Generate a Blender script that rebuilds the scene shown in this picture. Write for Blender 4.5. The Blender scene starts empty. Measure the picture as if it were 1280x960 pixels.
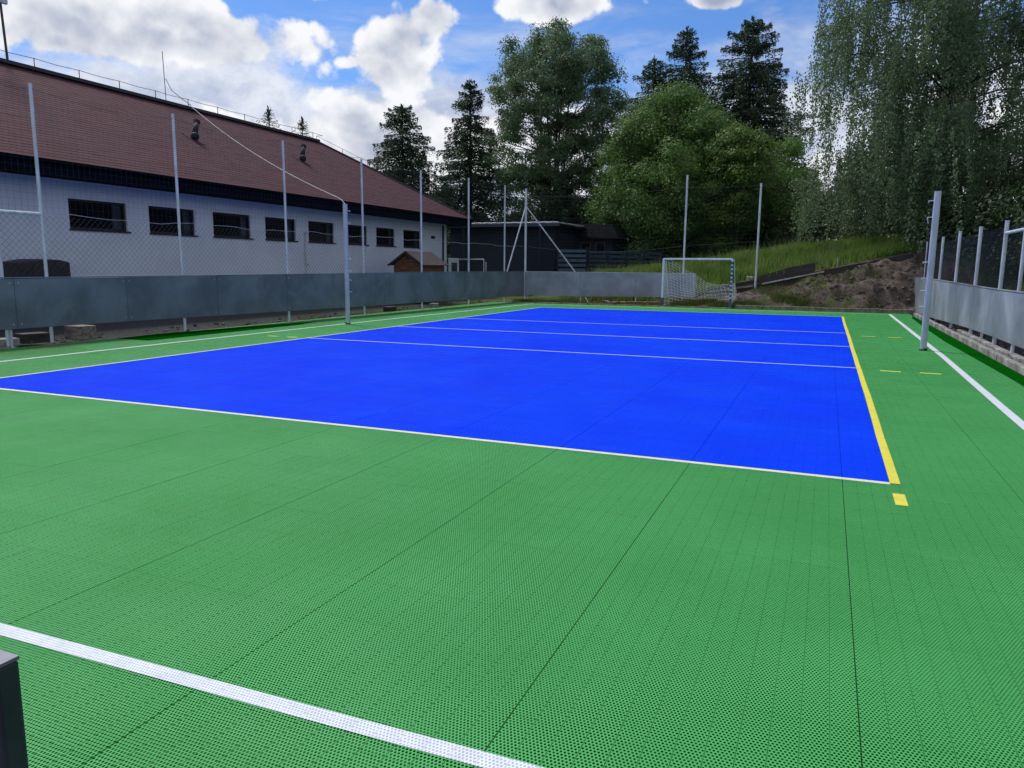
import bpy, math, random
import numpy as np
from mathutils import Vector, Matrix, noise

random.seed(7)
RNG = np.random.default_rng(11)
scene = bpy.context.scene
COL = scene.collection

# ------------------------------------------------------------------ camera
CAM = (8.556, -5.016, 1.300)
YAW, PITCH, ROLL, FPX = -0.394489, 0.155533, 0.0093136, 933.19
def cam_axes():
    F = Vector((math.sin(YAW)*math.cos(PITCH), math.cos(YAW)*math.cos(PITCH), -math.sin(PITCH)))
    R = Vector((math.cos(YAW), -math.sin(YAW), 0)); U = R.cross(F)
    c, s = math.cos(ROLL), math.sin(ROLL)
    return c*R+s*U, -s*R+c*U, F
R_, U_, F_ = cam_axes()
cd = bpy.data.cameras.new('camera'); cam = bpy.data.objects.new('camera', cd); COL.objects.link(cam)
cam.matrix_world = Matrix(((R_.x, U_.x, -F_.x, CAM[0]), (R_.y, U_.y, -F_.y, CAM[1]), (R_.z, U_.z, -F_.z, CAM[2]), (0, 0, 0, 1)))
cd.lens = FPX/1280*36; cd.sensor_width = 36; cd.clip_start = 0.02; cd.clip_end = 5000
scene.camera = cam

# ------------------------------------------------------------------ sun and sky
SUN_EL, SUN_AZ = math.radians(56), math.radians(-62)      # azimuth from +Y towards +X
sdir = Vector((math.sin(SUN_AZ)*math.cos(SUN_EL), math.cos(SUN_AZ)*math.cos(SUN_EL), math.sin(SUN_EL)))
sl = bpy.data.lights.new('sun', 'SUN'); sl.energy = 3.0; sl.angle = math.radians(14); sl.color = (1, .965, .91)
so = bpy.data.objects.new('sun', sl); COL.objects.link(so)
so.rotation_euler = sdir.to_track_quat('Z', 'Y').to_euler()
scene.view_settings.view_transform = 'Standard'; scene.view_settings.look = 'None'
scene.view_settings.exposure = 0.0; scene.view_settings.gamma = 1
scene.view_settings.use_curve_mapping = False
scene.cycles.max_bounces = 6; scene.cycles.transparent_max_bounces = 10
scene.cycles.sample_clamp_indirect = 4

class NT:
    """small helper for node trees"""
    def __init__(s, t): s.t = t; s.n = t.nodes; s.l = t.links
    def new(s, ty, **k):
        n = s.n.new(ty)
        for a, b in k.items(): setattr(n, a, b)
        return n
    def put(s, sock, v):
        if isinstance(v, bpy.types.NodeSocket): s.l.new(v, sock)
        elif v is not None:
            if hasattr(sock, 'default_value'):
                try: sock.default_value = v
                except Exception: sock.default_value = (*v, 1)
    def m(s, op, a, b=None, c=None, clamp=False):
        n = s.new('ShaderNodeMath', operation=op, use_clamp=clamp)
        s.put(n.inputs[0], a); s.put(n.inputs[1], b); s.put(n.inputs[2], c)
        return n.outputs[0]
    def vm(s, op, a, b=None):
        n = s.new('ShaderNodeVectorMath', operation=op)
        s.put(n.inputs[0], a); s.put(n.inputs[1], b)
        return n.outputs['Value'] if op in ('LENGTH', 'DOT_PRODUCT', 'DISTANCE') else n.outputs[0]
    def mix(s, f, a, b, bt='MIX'):
        n = s.new('ShaderNodeMix', data_type='RGBA', blend_type=bt)
        s.put(n.inputs[0], f); s.put(n.inputs[6], a if not isinstance(a, tuple) else (*a[:3], 1)); s.put(n.inputs[7], b if not isinstance(b, tuple) else (*b[:3], 1))
        return n.outputs[2]
    def noise(s, vec, scale, detail=4, rough=.55, dist=0.0):
        n = s.new('ShaderNodeTexNoise'); s.put(n.inputs['Vector'], vec)
        n.inputs['Scale'].default_value = scale; n.inputs['Detail'].default_value = detail
        n.inputs['Roughness'].default_value = rough; n.inputs['Distortion'].default_value = dist
        return n.outputs['Fac']
    def ramp(s, f, lo, hi, a=0.0, b=1.0, smooth=True):
        n = s.new('ShaderNodeMapRange', interpolation_type='SMOOTHSTEP' if smooth else 'LINEAR')
        s.put(n.inputs[0], f); n.inputs[1].default_value = lo; n.inputs[2].default_value = hi
        n.inputs[3].default_value = a; n.inputs[4].default_value = b
        return n.outputs[0]
    def comb(s, x, y, z):
        n = s.new('ShaderNodeCombineXYZ'); s.put(n.inputs[0], x); s.put(n.inputs[1], y); s.put(n.inputs[2], z); return n.outputs[0]
    def sep(s, v):
        n = s.new('ShaderNodeSeparateXYZ'); s.put(n.inputs[0], v); return n.outputs

world = bpy.data.worlds.new('World'); scene.world = world; world.use_nodes = True
def build_world():
    t = NT(world.node_tree); t.n.clear()
    out = t.new('ShaderNodeOutputWorld'); bg = t.new('ShaderNodeBackground')
    sky = t.new('ShaderNodeTexSky', sky_type='NISHITA'); sky.sun_disc = False
    sky.sun_elevation = SUN_EL; sky.sun_rotation = SUN_AZ; sky.altitude = 400
    sky.air_density = 1.0; sky.dust_density = 0.6; sky.ozone_density = 2.5
    STR = 0.10
    d = t.new('ShaderNodeTexCoord').outputs['Generated']
    x, y, z = t.sep(d)
    az = t.m('ARCTAN2', x, y); el = t.m('ARCSINE', z)
    # blue of the clear sky, a little deeper as phone cameras show it
    blue = t.mix(1.0, sky.outputs[0], (.62, .92, 1.34), 'MULTIPLY')
    p = t.comb(az, t.m('MULTIPLY', el, 1.35), 0.0)
    warp = t.new('ShaderNodeTexNoise'); warp.inputs['Scale'].default_value = 6.0; warp.inputs['Detail'].default_value = 5; t.l.new(d, warp.inputs['Vector'])
    wv = t.vm('SCALE', t.vm('SUBTRACT', warp.outputs['Color'], (.5, .5, .5))); wv.node.inputs['Scale'].default_value = .085
    dw = t.vm('ADD', d, wv)
    def billow(vec, sc, det=2.0):
        n = t.new('ShaderNodeTexVoronoi', feature='F1', normalize=True)
        n.inputs['Scale'].default_value = sc; n.inputs['Detail'].default_value = det; n.inputs['Roughness'].default_value = .55; n.inputs['Lacunarity'].default_value = 2.2
        t.l.new(t.vm('MULTIPLY', vec, (1, 1, 1.25)), n.inputs['Vector'])
        return t.m('SUBTRACT', 1.0, n.outputs['Distance'])
    n1 = t.noise(d, 6.0, 10, .60, 0.0)
    n2 = billow(dw, 11.0)
    wob = t.m('ADD', t.m('MULTIPLY', t.m('SUBTRACT', n1, .5), 2.6), t.m('MULTIPLY', t.m('SUBTRACT', n2, .74), 1.9))
    # cloud masses: azimuth, elevation, half width, half height, weight
    blobs = [(-.80, .258, .165, .040, 1.4), (-.72, .322, .20, .022, 1.15), (-.97, .335, .09, .03, 1.0), (-.545, .258, .055, .058, 1.25), (-.500, .298, .040, .026, 1.05), (-.60, .245, .03, .012, .8),
             (-.342, .316, .062, .024, 1.5), (-.145, .318, .032, .016, 1.4), (-.55, .150, .17, .052, 1.4), (-.72, .165, .08, .026, 1.0), (-.90, .19, .06, .014, .9),
             (-.14, .05, .25, .06, 1.2), (.12, .09, .22, .07, 1.3), (.45, .14, .2, .08, 1.3), (.42, .36, .2, .08, 1.2), (-1.35, .30, .22, .10, 1.4)]
    acc = None
    for (a, e, w, h, k) in blobs:
        dx = t.m('MULTIPLY', t.m('SUBTRACT', az, a), 1/w); dy = t.m('MULTIPLY', t.m('SUBTRACT', el, e), 1/h)
        r2 = t.m('ADD', t.m('MULTIPLY', dx, dx), t.m('MULTIPLY', dy, dy))
        g = t.m('MULTIPLY', t.m('POWER', 2.718, t.m('MULTIPLY', r2, -.8)), k)
        acc = g if acc is None else t.m('MAXIMUM', acc, g)
    # scattered cumulus everywhere outside the frame, same amount as in it
    nb = t.noise(d, 2.1, 3, .5)
    away = t.ramp(el, .34, .55)
    behind = t.ramp(t.m('ABSOLUTE', t.m('SUBTRACT', az, -.4)), .9, 1.3)
    elsew = t.m('MULTIPLY', t.m('MAXIMUM', away, behind), t.ramp(nb, .40, .62, 0, 1.3))
    acc = t.m('MAXIMUM', acc, elsew)
    dens = t.m('ADD', acc, wob)
    cover = t.ramp(dens, .46, .70)
    # thin high veil
    veil = t.m('MULTIPLY', t.ramp(t.noise(t.vm('MULTIPLY', d, (1, 1, 3.5)), 5.0, 6, .6, .4), .42, .72), .45)
    # pale stratus behind the cumulus, thickening towards the horizon
    ln = t.noise(t.vm('MULTIPLY', dw, (1, 1, 2.2)), 5.0, 8, .60)
    low = t.ramp(t.m('ADD', el, t.m('MULTIPLY', t.m('SUBTRACT', ln, .5), -.28)), .265, .205, 0, .96)
    lown = t.ramp(t.noise(t.vm('MULTIPLY', dw, (1, 1, 1.8)), 9.0, 9, .62), .34, .66)
    lcol = t.vm('SCALE', t.mix(lown, (.46, .53, .70), (.82, .86, .94))); lcol.node.inputs['Scale'].default_value = 1.0/STR
    # relief of the clouds: the field compared with itself a bit towards the light
    off = t.vm('ADD', dw, (sdir.x*.016, sdir.y*.016, sdir.z*.020))
    offs = t.vm('ADD', d, (sdir.x*.05, sdir.y*.05, sdir.z*.06))
    rel = t.m('ADD', t.m('MULTIPLY', t.m('SUBTRACT', n2, billow(off, 11.0)), 1.15), t.m('MULTIPLY', t.m('SUBTRACT', t.noise(d, 6.0, 10, .60), t.noise(offs, 6.0, 6, .60)), 1.15))
    thick = t.ramp(dens, .62, 1.45, 0, .34)
    lum = t.m('SUBTRACT', t.m('ADD', .93, t.m('MULTIPLY', rel, 1.35)), thick)
    lum = t.m('MINIMUM', t.m('MAXIMUM', lum, .42), .99)
    s = t.ramp(lum, .42, .99, 0, 1, False)
    ccol = t.mix(s, (.36, .42, .56), (.95, .96, .99))
    cscaled = t.vm('SCALE', ccol); cn = cscaled.node; cn.inputs['Scale'].default_value = 1.0/STR
    allc = t.mix(cover, t.mix(low, t.mix(veil, blue, lcol), lcol), cscaled)
    t.l.new(allc, bg.inputs[0]); bg.inputs[1].default_value = STR
    t.l.new(bg.outputs[0], out.inputs[0])
build_world()

# ------------------------------------------------------------------ materials
MATS = {}
def mat(name, color=(.5, .5, .5), rough=.7, metal=0.0, var=.12, scale=4.0, bump=.0, bscale=30.0, col2=None, spec=.5, coords='Object', stretch=(1, 1, 1), dirt=None, dirt_scale=1.2, dirt_lo=.5, dirt_hi=.75):
    if name in MATS: return MATS[name]
    m = bpy.data.materials.new(name); m.use_nodes = True; MATS[name] = m
    t = NT(m.node_tree); b = t.n['Principled BSDF']
    if coords == 'World': v = t.new('ShaderNodeNewGeometry').outputs['Position']
    else: v = t.new('ShaderNodeTexCoord').outputs['Object']
    if stretch != (1, 1, 1): v = t.vm('MULTIPLY', v, stretch)
    n = t.noise(v, scale, 6, .6)
    c2 = col2 or tuple(min(1, c*(1+var*2)) for c in color)
    c1 = color if col2 else tuple(c*(1-var*1.6) for c in color)
    c = t.mix(t.ramp(n, .3, .7), c1, c2)
    if dirt:
        c = t.mix(t.ramp(t.noise(v, dirt_scale, 5, .65, .6), dirt_lo, dirt_hi), c, dirt)
    t.l.new(c, b.inputs['Base Color'])
    t.l.new(t.ramp(n, .2, .8, max(.05, rough-.08), min(1, rough+.08)), b.inputs['Roughness'])
    b.inputs['Metallic'].default_value = metal
    b.inputs['Specular IOR Level'].default_value = spec
    if bump:
        bp = t.new('ShaderNodeBump'); bp.inputs['Strength'].default_value = bump; bp.inputs['Distance'].default_value = .01
        t.l.new(t.noise(v, bscale, 5, .6), bp.inputs['Height']); t.l.new(bp.outputs[0], b.inputs['Normal'])
    return m

TILE = 0.315
X_JOINT = 6.84            # a wide joint runs along x = 6.84 + k * 0.945
def hole_mask(t, P):
    """1 on plastic, 0 in a hole: staggered small holes, four strips to a tile"""
    x, y, z = t.sep(P)
    hp, hq = TILE/28, TILE/26
    u = t.m('DIVIDE', t.m('SUBTRACT', x, X_JOINT-945*TILE), hp); v = t.m('DIVIDE', t.m('ADD', y, 100*TILE), hq)
    row = t.m('FLOOR', v)
    uo = t.m('ADD', u, t.m('MULTIPLY', t.m('MODULO', row, 2.0), .5))
    fu = t.m('SUBTRACT', t.m('FRACT', uo), .5); fv = t.m('SUBTRACT', t.m('FRACT', v), .5)
    dd = t.m('ADD', t.m('POWER', t.m('ABSOLUTE', fu), 2.0), t.m('MULTIPLY', t.m('POWER', t.m('ABSOLUTE', fv), 2.0), .72))
    hole = t.m('GREATER_THAN', dd, .098)
    # solid rim along each tile edge and each strip
    su = t.m('FRACT', t.m('DIVIDE', u, 7.0)); sa = t.m('MINIMUM', su, t.m('SUBTRACT', 1.0, su))
    groove = t.m('GREATER_THAN', sa, .0125)
    rim = t.m('LESS_THAN', sa, .022)
    solid = t.m('MAXIMUM', hole, rim)
    return t.m('MINIMUM', solid, t.m('MAXIMUM', groove, .12))

def court_material():
    m = bpy.data.materials.new('perforated court plastic'); m.use_nodes = True
    t = NT(m.node_tree); b = t.n['Principled BSDF']; out = t.n['Material Output']
    P = t.new('ShaderNodeNewGeometry').outputs['Position']
    x, y, z = t.sep(P)
    inx = t.m('MULTIPLY', t.m('GREATER_THAN', x, 0.0), t.m('LESS_THAN', x, 9.0))
    iny = t.m('MULTIPLY', t.m('GREATER_THAN', y, 0.0), t.m('LESS_THAN', y, 18.0))
    blue = t.m('MULTIPLY', inx, iny)
    big = t.noise(P, .55, 4, .6); fine = t.noise(P, 7.0, 4, .6)
    g = t.mix(t.ramp(big, .3, .7), (.056, .345, .080), (.072, .395, .105))
    g = t.mix(t.ramp(fine, .45, .8, 0, .25), g, (.10, .45, .16))
    cellx = t.m('FLOOR', t.m('DIVIDE', t.m('SUBTRACT', x, X_JOINT), TILE)); celly = t.m('FLOOR', t.m('DIVIDE', y, TILE))
    wn = t.new('ShaderNodeTexWhiteNoise', noise_dimensions='2D'); t.put(wn.inputs['Vector'], t.comb(cellx, celly, 0.0))
    g = t.mix(t.ramp(wn.outputs[0], 0, 1, 0, .22, False), g, (.052, .33, .085))
    # algae and soil at the neglected left edge
    edge = t.m('MULTIPLY', t.ramp(x, -1.5, -3.0), t.ramp(t.noise(P, 2.2, 5, .7), .38, .62))
    g = t.mix(t.m('MULTIPLY', edge, .8), g, (.15, .19, .06))
    bl = t.mix(t.ramp(big, .3, .7), (.0, .050, .97), (.0, .072, 1.0))
    scuff = t.m('MULTIPLY', t.ramp(t.noise(P, 2.6, 7, .72, .8), .56, .78), .34)
    bl = t.mix(scuff, bl, (.05, .16, .95))
    c = t.mix(blue, g, bl)
    dust = t.m('MULTIPLY', t.ramp(t.noise(P, 9.0, 6, .75, 1.2), .66, .80), .20)
    dust = t.m('MULTIPLY', dust, t.m('SUBTRACT', 1.0, t.m('MULTIPLY', blue, .65)))
    c = t.mix(dust, c, (.45, .5, .45))
    t.l.new(c, b.inputs['Base Color'])
    t.l.new(t.m('SUBTRACT', .22, t.m('MULTIPLY', blue, .17)), b.inputs['Specular IOR Level'])
    wear = t.ramp(t.noise(P, 1.4, 5, .6), .3, .7, .52, .72); t.l.new(wear, b.inputs['Roughness'])
    tr = t.new('ShaderNodeBsdfTransparent'); mx = t.new('ShaderNodeMixShader')
    t.l.new(hole_mask(t, P), mx.inputs[0]); t.l.new(tr.outputs[0], mx.inputs[1]); t.l.new(b.outputs[0], mx.inputs[2])
    t.l.new(mx.outputs[0], out.inputs[0])
    return m
M_COURT = court_material()
def line_material(name, col, fill):
    m = bpy.data.materials.new(name); m.use_nodes = True
    t = NT(m.node_tree); b = t.n['Principled BSDF']
    P = t.new('ShaderNodeNewGeometry').outputs['Position']
    h = hole_mask(t, P)
    n = t.ramp(t.noise(P, 14, 6, .7), .3, .75, .82, 1.0)
    c = t.mix(h, fill, col)
    cs = t.vm('SCALE', c); t.l.new(n, cs.node.inputs['Scale'])
    t.l.new(cs, b.inputs['Base Color']); b.inputs['Roughness'].default_value = .6
    return m
M_WHITE = line_material('white line paint', (.80, .84, .86), (.42, .46, .58))
M_CREAM = line_material('cream line paint', (.86, .90, .42), (.58, .60, .28))
M_PALE = line_material('thin pale line paint', (.62, .72, .62), (.36, .46, .58))
M_YELLOW = line_material('yellow line paint', (.82, .74, .07), (.62, .55, .05))
M_LIME = line_material('lime dash paint', (.72, .85, .10), (.5, .68, .08))

def base_material():
    # the ribs under each tile are moulded in the colour of its top
    m = bpy.data.materials.new('court underlay ribs'); m.use_nodes = True
    t = NT(m.node_tree); b = t.n['Principled BSDF']; P = t.new('ShaderNodeNewGeometry').outputs['Position']; x, y, z = t.sep(P)
    q = t.m('MULTIPLY', t.m('MULTIPLY', t.m('GREATER_THAN', x, 0.0), t.m('LESS_THAN', x, 9.0)), t.m('MULTIPLY', t.m('GREATER_THAN', y, 0.0), t.m('LESS_THAN', y, 18.0)))
    n = t.noise(P, 60.0, 3, .6)
    c = t.mix(q, t.mix(t.ramp(n, .4, .6), (.008, .055, .016), (.03, .15, .05)), t.mix(t.ramp(n, .4, .6), (.0, .01, .35), (.0, .03, .75)))
    t.l.new(c, b.inputs['Base Color']); b.inputs['Roughness'].default_value = .9; b.inputs['Specular IOR Level'].default_value = .05
    return m
M_BASE = base_material()
M_GALV = mat('galvanised steel pole', (.58, .61, .66), .48, .2, .10, 9, stretch=(1, 1, .25))
M_POST = mat('grey painted steel post', (.46, .49, .55), .5, .15, .08, 7, stretch=(1, 1, .3))
M_PANEL = mat('weathered grey barrier sheet', (.125, .152, .188), .58, .0, .16, 1.3, .25, 60, dirt=(.19, .215, .25), dirt_scale=1.7, dirt_lo=.48, dirt_hi=.8)
M_PANEL2 = mat('streaked grey barrier sheet', (.18, .205, .25), .5, .0, .12, 1.0, .2, 50, stretch=(1, .75, .55), dirt=(.34, .37, .43), dirt_scale=1.0, dirt_lo=.45, dirt_hi=.75)
M_PANEL3 = mat('far grey barrier sheet', (.27, .30, .355), .58, .0, .12, 1.6, .2, 60)
M_DARKMET = mat('dark metal edging', (.03, .033, .04), .5, .3, .1, 6)
M_WALL = mat('white render wall', (.70, .75, .86), .9, 0, .03, 1.1, .15, 70, dirt=(.62, .665, .77), dirt_scale=.8, dirt_lo=.5, dirt_hi=.85)
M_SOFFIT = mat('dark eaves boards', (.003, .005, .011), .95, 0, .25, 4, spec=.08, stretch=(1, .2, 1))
M_GLASS = mat('dark window glass', (.004, .005, .010), .2, 0, .2, 2, spec=.15)
M_CASE = mat('lighter casement glass', (.030, .048, .068), .35, 0, .25, 2.5, spec=.3)  # lighter, bluer tone than the main panes
M_FRAME = mat('dark window frame', (.008, .009, .014), .5, 0, .1, 6)
M_WOOD = mat('brown timber boards', (.15, .055, .022), .75, 0, .3, 3, .3, 40, stretch=(1, 1, 6))
M_GREYWOOD = mat('weathered grey timber', (.20, .17, .14), .85, 0, .3, 4, .4, 40, stretch=(1, 4, 4))
M_PALEWOOD = mat('pale sawn timber', (.38, .33, .28), .85, 0, .2, 4, .3, 40)
M_DARKWOOD = mat('dark stained boards', (.035, .027, .026), .8, 0, .3, 3, .3, 30, stretch=(.5, 3, 5))
M_NAVY = mat('dark blue stained siding', (.005, .013, .027), .85, 0, .3, 2.5, .3, 30, stretch=(.4, 1, 6))
M_SLAT = mat('blue grey fence slat', (.028, .048, .072), .75, 0, .25, 3, .2, 30, stretch=(.5, 1, 6))
M_SHEDROOF = mat('black felt roof', (.007, .008, .010), .95, 0, .3, 4, spec=.05)
M_WHITEMET = mat('white corrugated roof edge', (.78, .80, .83), .5, .1, .12, 9)
M_CONC = mat('concrete kerb', (.25, .245, .235), .92, 0, .22, 6, .6, 60, dirt=(.12, .13, .09), dirt_scale=3, dirt_lo=.5, dirt_hi=.75)
M_SLEEPER = mat('brown concrete edging block', (.20, .16, .125), .92, 0, .3, 5, .6, 40)
M_EDGE = mat('dark green edge sheet', (.002, .066, .003), .98, 0, .2, 30, .3, 200, coords='World', spec=0.0)
M_NET = mat('dark green netting cord', (.045, .055, .068), .8, 0, .1, 5)
M_CHAIN = mat('chain link wire', (.022, .027, .036), .8, .0, .1, 5)
M_WIREPALE = mat('pale rope', (.5, .5, .5), .7, 0, .1, 5)
M_NETWHITE = mat('white goal net cord', (.75, .77, .80), .8, 0, .08, 9)
M_BLACK = mat('black vent pipe plastic', (.010, .014, .018), .8, 0, .15, 9)
M_RUST = mat('rusty metal', (.09, .06, .045), .7, .3, .3, 14)
M_BARK = mat('dark bark', (.055, .045, .036), .95, 0, .35, 5, .8, 20, stretch=(1, 1, .3))
M_BIRCHBARK = mat('birch bark', (.10, .095, .085), .9, 0, .3, 3, .6, 15, stretch=(1, 1, 2.5), dirt=(.03, .027, .025), dirt_scale=3, dirt_lo=.42, dirt_hi=.6)
M_TARP = mat('black stacked sheeting', (.015, .016, .02), .6, 0, .4, 7, .6, 12)
M_BRICKBITS = mat('broken red brick', (.17, .06, .045), .9, 0, .35, 9, .4, 50)
M_CLOD = mat('earthy stones', (.12, .10, .085), .95, 0, .45, 3, .4, 40)
M_EARTH = mat('dug earth', (.040, .031, .025), .97, 0, .5, 6, .8, 30, col2=(.15, .12, .10))
M_STONE = mat('pale rubble stone', (.36, .34, .31), .9, 0, .25, 8, .5, 40)
M_DARKSTEEL = mat('near post dark steel', (.028, .036, .046), .55, .3, .3, 9)
M_TOPSTEEL = mat('near post light grey top', (.20, .20, .235), .5, .3, .15, 30)  # lighter grey than the sides of the post
M_WHITEPLASTIC = mat('white plastic board', (.5, .53, .56), .5, 0, .1, 5)
M_BLUEPAD = mat('blue goal foot paint', (.05, .10, .22), .6, 0, .2, 9)

def roof_material():
    m = bpy.data.materials.new('red brown roof shingles'); m.use_nodes = True
    t = NT(m.node_tree); b = t.n['Principled BSDF']
    P = t.new('ShaderNodeNewGeometry').outputs['Position']
    x, y, z = t.sep(P)
    # one tone per shingle: cells along the course, one row per course
    row = t.m('FLOOR', t.m('MULTIPLY', z, 1/.0772)); cell = t.m('FLOOR', t.m('ADD', t.m('MULTIPLY', t.m('ADD', x, y), 3.2), t.m('MULTIPLY', row, .37)))
    wn = t.new('ShaderNodeTexWhiteNoise', noise_dimensions='2D'); t.put(wn.inputs['Vector'], t.comb(cell, row, 0.0))
    c = t.mix(wn.outputs[0], (.058, .016, .023), (.086, .026, .033))
    c = t.mix(t.ramp(t.noise(P, .5, 5, .6), .35, .75, 0, .55), c, (.062, .026, .037))
    c = t.mix(t.ramp(t.noise(t.vm('MULTIPLY', P, (.3, .25, 3.0)), 3.0, 5, .7), .68, .8, 0, .22), c, (.12, .08, .09))
    t.l.new(c, b.inputs['Base Color']); b.inputs['Roughness'].default_value = .88
    b.inputs['Specular IOR Level'].default_value = .25
    bp = t.new('ShaderNodeBump'); bp.inputs['Strength'].default_value = .4; bp.inputs['Distance'].default_value = .01
    t.l.new(t.noise(P, 45, 4, .6), bp.inputs['Height']); t.l.new(bp.outputs[0], b.inputs['Normal'])
    return m
M_ROOF = roof_material()

def ground_material():
    m = bpy.data.materials.new('soil gravel and turf'); m.use_nodes = True
    t = NT(m.node_tree); b = t.n['Principled BSDF']
    P = t.new('ShaderNodeNewGeometry').outputs['Position']
    x, y, z = t.sep(P)
    soil = t.mix(t.ramp(t.noise(P, 3.0, 8, .7, .5), .35, .7), (.050, .038, .031), (.165, .130, .105))
    soil = t.mix(t.ramp(t.noise(P, 11.0, 6, .75), .62, .74, 0, .7), soil, (.17, .145, .12))
    grav = t.mix(t.ramp(t.noise(P, 26.0, 6, .7), .35, .7), (.030, .031, .035), (.105, .102, .10))
    grass = t.mix(t.ramp(t.noise(P, 1.2, 6, .65), .35, .7), (.035, .062, .010), (.080, .115, .020))
    isg = t.ramp(t.m('ADD', y, t.m('MULTIPLY', t.noise(P, 1.5, 4), .9)), 23.0, 23.6)
    isr = t.m('MULTIPLY', t.ramp(x, 12.4, 13.4), t.ramp(t.noise(P, .9, 4), .35, .55))
    patch = t.m('MULTIPLY', t.ramp(t.noise(P, 1.7, 5, .65), .50, .62), t.m('MULTIPLY', t.ramp(y, 19.5, 21.0), t.ramp(x, 10.6, 9.0)))
    far = t.ramp(y, 20.4, 20.8)
    isl = t.m('MULTIPLY', t.m('LESS_THAN', x, -2.0), t.m('MULTIPLY', t.ramp(y, 6, 16), t.ramp(t.noise(P, 1.1, 5), .42, .60, 0, .8)))
    c = t.mix(far, grav, soil)
    c = t.mix(t.m('MAXIMUM', t.m('MAXIMUM', isg, isr), t.m('MAXIMUM', t.m('MULTIPLY', patch, .8), isl)), c, grass)
    t.l.new(c, b.inputs['Base Color']); b.inputs['Roughness'].default_value = .95; b.inputs['Specular IOR Level'].default_value = .15
    bp = t.new('ShaderNodeBump'); bp.inputs['Strength'].default_value = .8; bp.inputs['Distance'].default_value = .04
    t.l.new(t.noise(P, 14, 8, .7), bp.inputs['Height']); t.l.new(bp.outputs[0], b.inputs['Normal'])
    return m
M_GROUND = ground_material()

def leaf_mat(name, a, b_, trans=.35, scale=.7, rough=.55, yellow=None):
    m = bpy.data.materials.new(name); m.use_nodes = True; MATS[name] = m
    t = NT(m.node_tree); b = t.n['Principled BSDF']; out = t.n['Material Output']
    P = t.new('ShaderNodeNewGeometry').outputs['Position']
    c = t.mix(t.ramp(t.noise(P, scale, 4, .6), .35, .68), a, b_)
    c = t.mix(t.ramp(t.noise(P, 9.0, 2, .5), .45, .8, 0, .5), c, tuple(min(1, v*1.7) for v in b_))
    if yellow: c = t.mix(t.ramp(t.noise(P, scale*.6, 3, .5), .52, .66, 0, .8), c, yellow)
    t.l.new(c, b.inputs['Base Color']); b.inputs['Roughness'].default_value = rough; b.inputs['Specular IOR Level'].default_value = .35
    tl = t.new('ShaderNodeBsdfTranslucent'); t.l.new(t.mix(.5, c, tuple(min(1, v*1.5) for v in b_)), tl.inputs[0])
    mx = t.new('ShaderNodeMixShader'); mx.inputs[0].default_value = trans
    t.l.new(b.outputs[0], mx.inputs[1]); t.l.new(tl.outputs[0], mx.inputs[2]); t.l.new(mx.outputs[0], out.inputs[0])
    return m
L_SPRUCE = leaf_mat('spruce needles', (.020, .045, .022), (.042, .082, .034), .18)
L_ASH = leaf_mat('ash leaves', (.062, .118, .052), (.125, .195, .092), .42)
L_MAPLE = leaf_mat('fresh green leaves', (.050, .115, .022), (.105, .200, .040), .40, yellow=(.115, .195, .035))
L_YEL = leaf_mat('yellow green leaves', (.060, .125, .018), (.125, .205, .030), .35)
L_BIRCH = leaf_mat('birch leaves', (.062, .112, .046), (.140, .205, .098), .42, rough=.5)
L_BUSH = leaf_mat('dark shrub leaves', (.024, .050, .018), (.055, .095, .032), .25)
L_GRASS = leaf_mat('tall grass blades', (.040, .100, .016), (.155, .25, .045), .35, 1.6, yellow=(.25, .28, .08))
L_SEED = leaf_mat('pale seed stalks', (.10, .15, .03), (.20, .25, .09), .3, 2.0)
L_GRASS2 = leaf_mat('short weeds', (.045, .075, .014), (.11, .14, .03), .3, 2.0, yellow=(.16, .14, .06))

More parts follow.
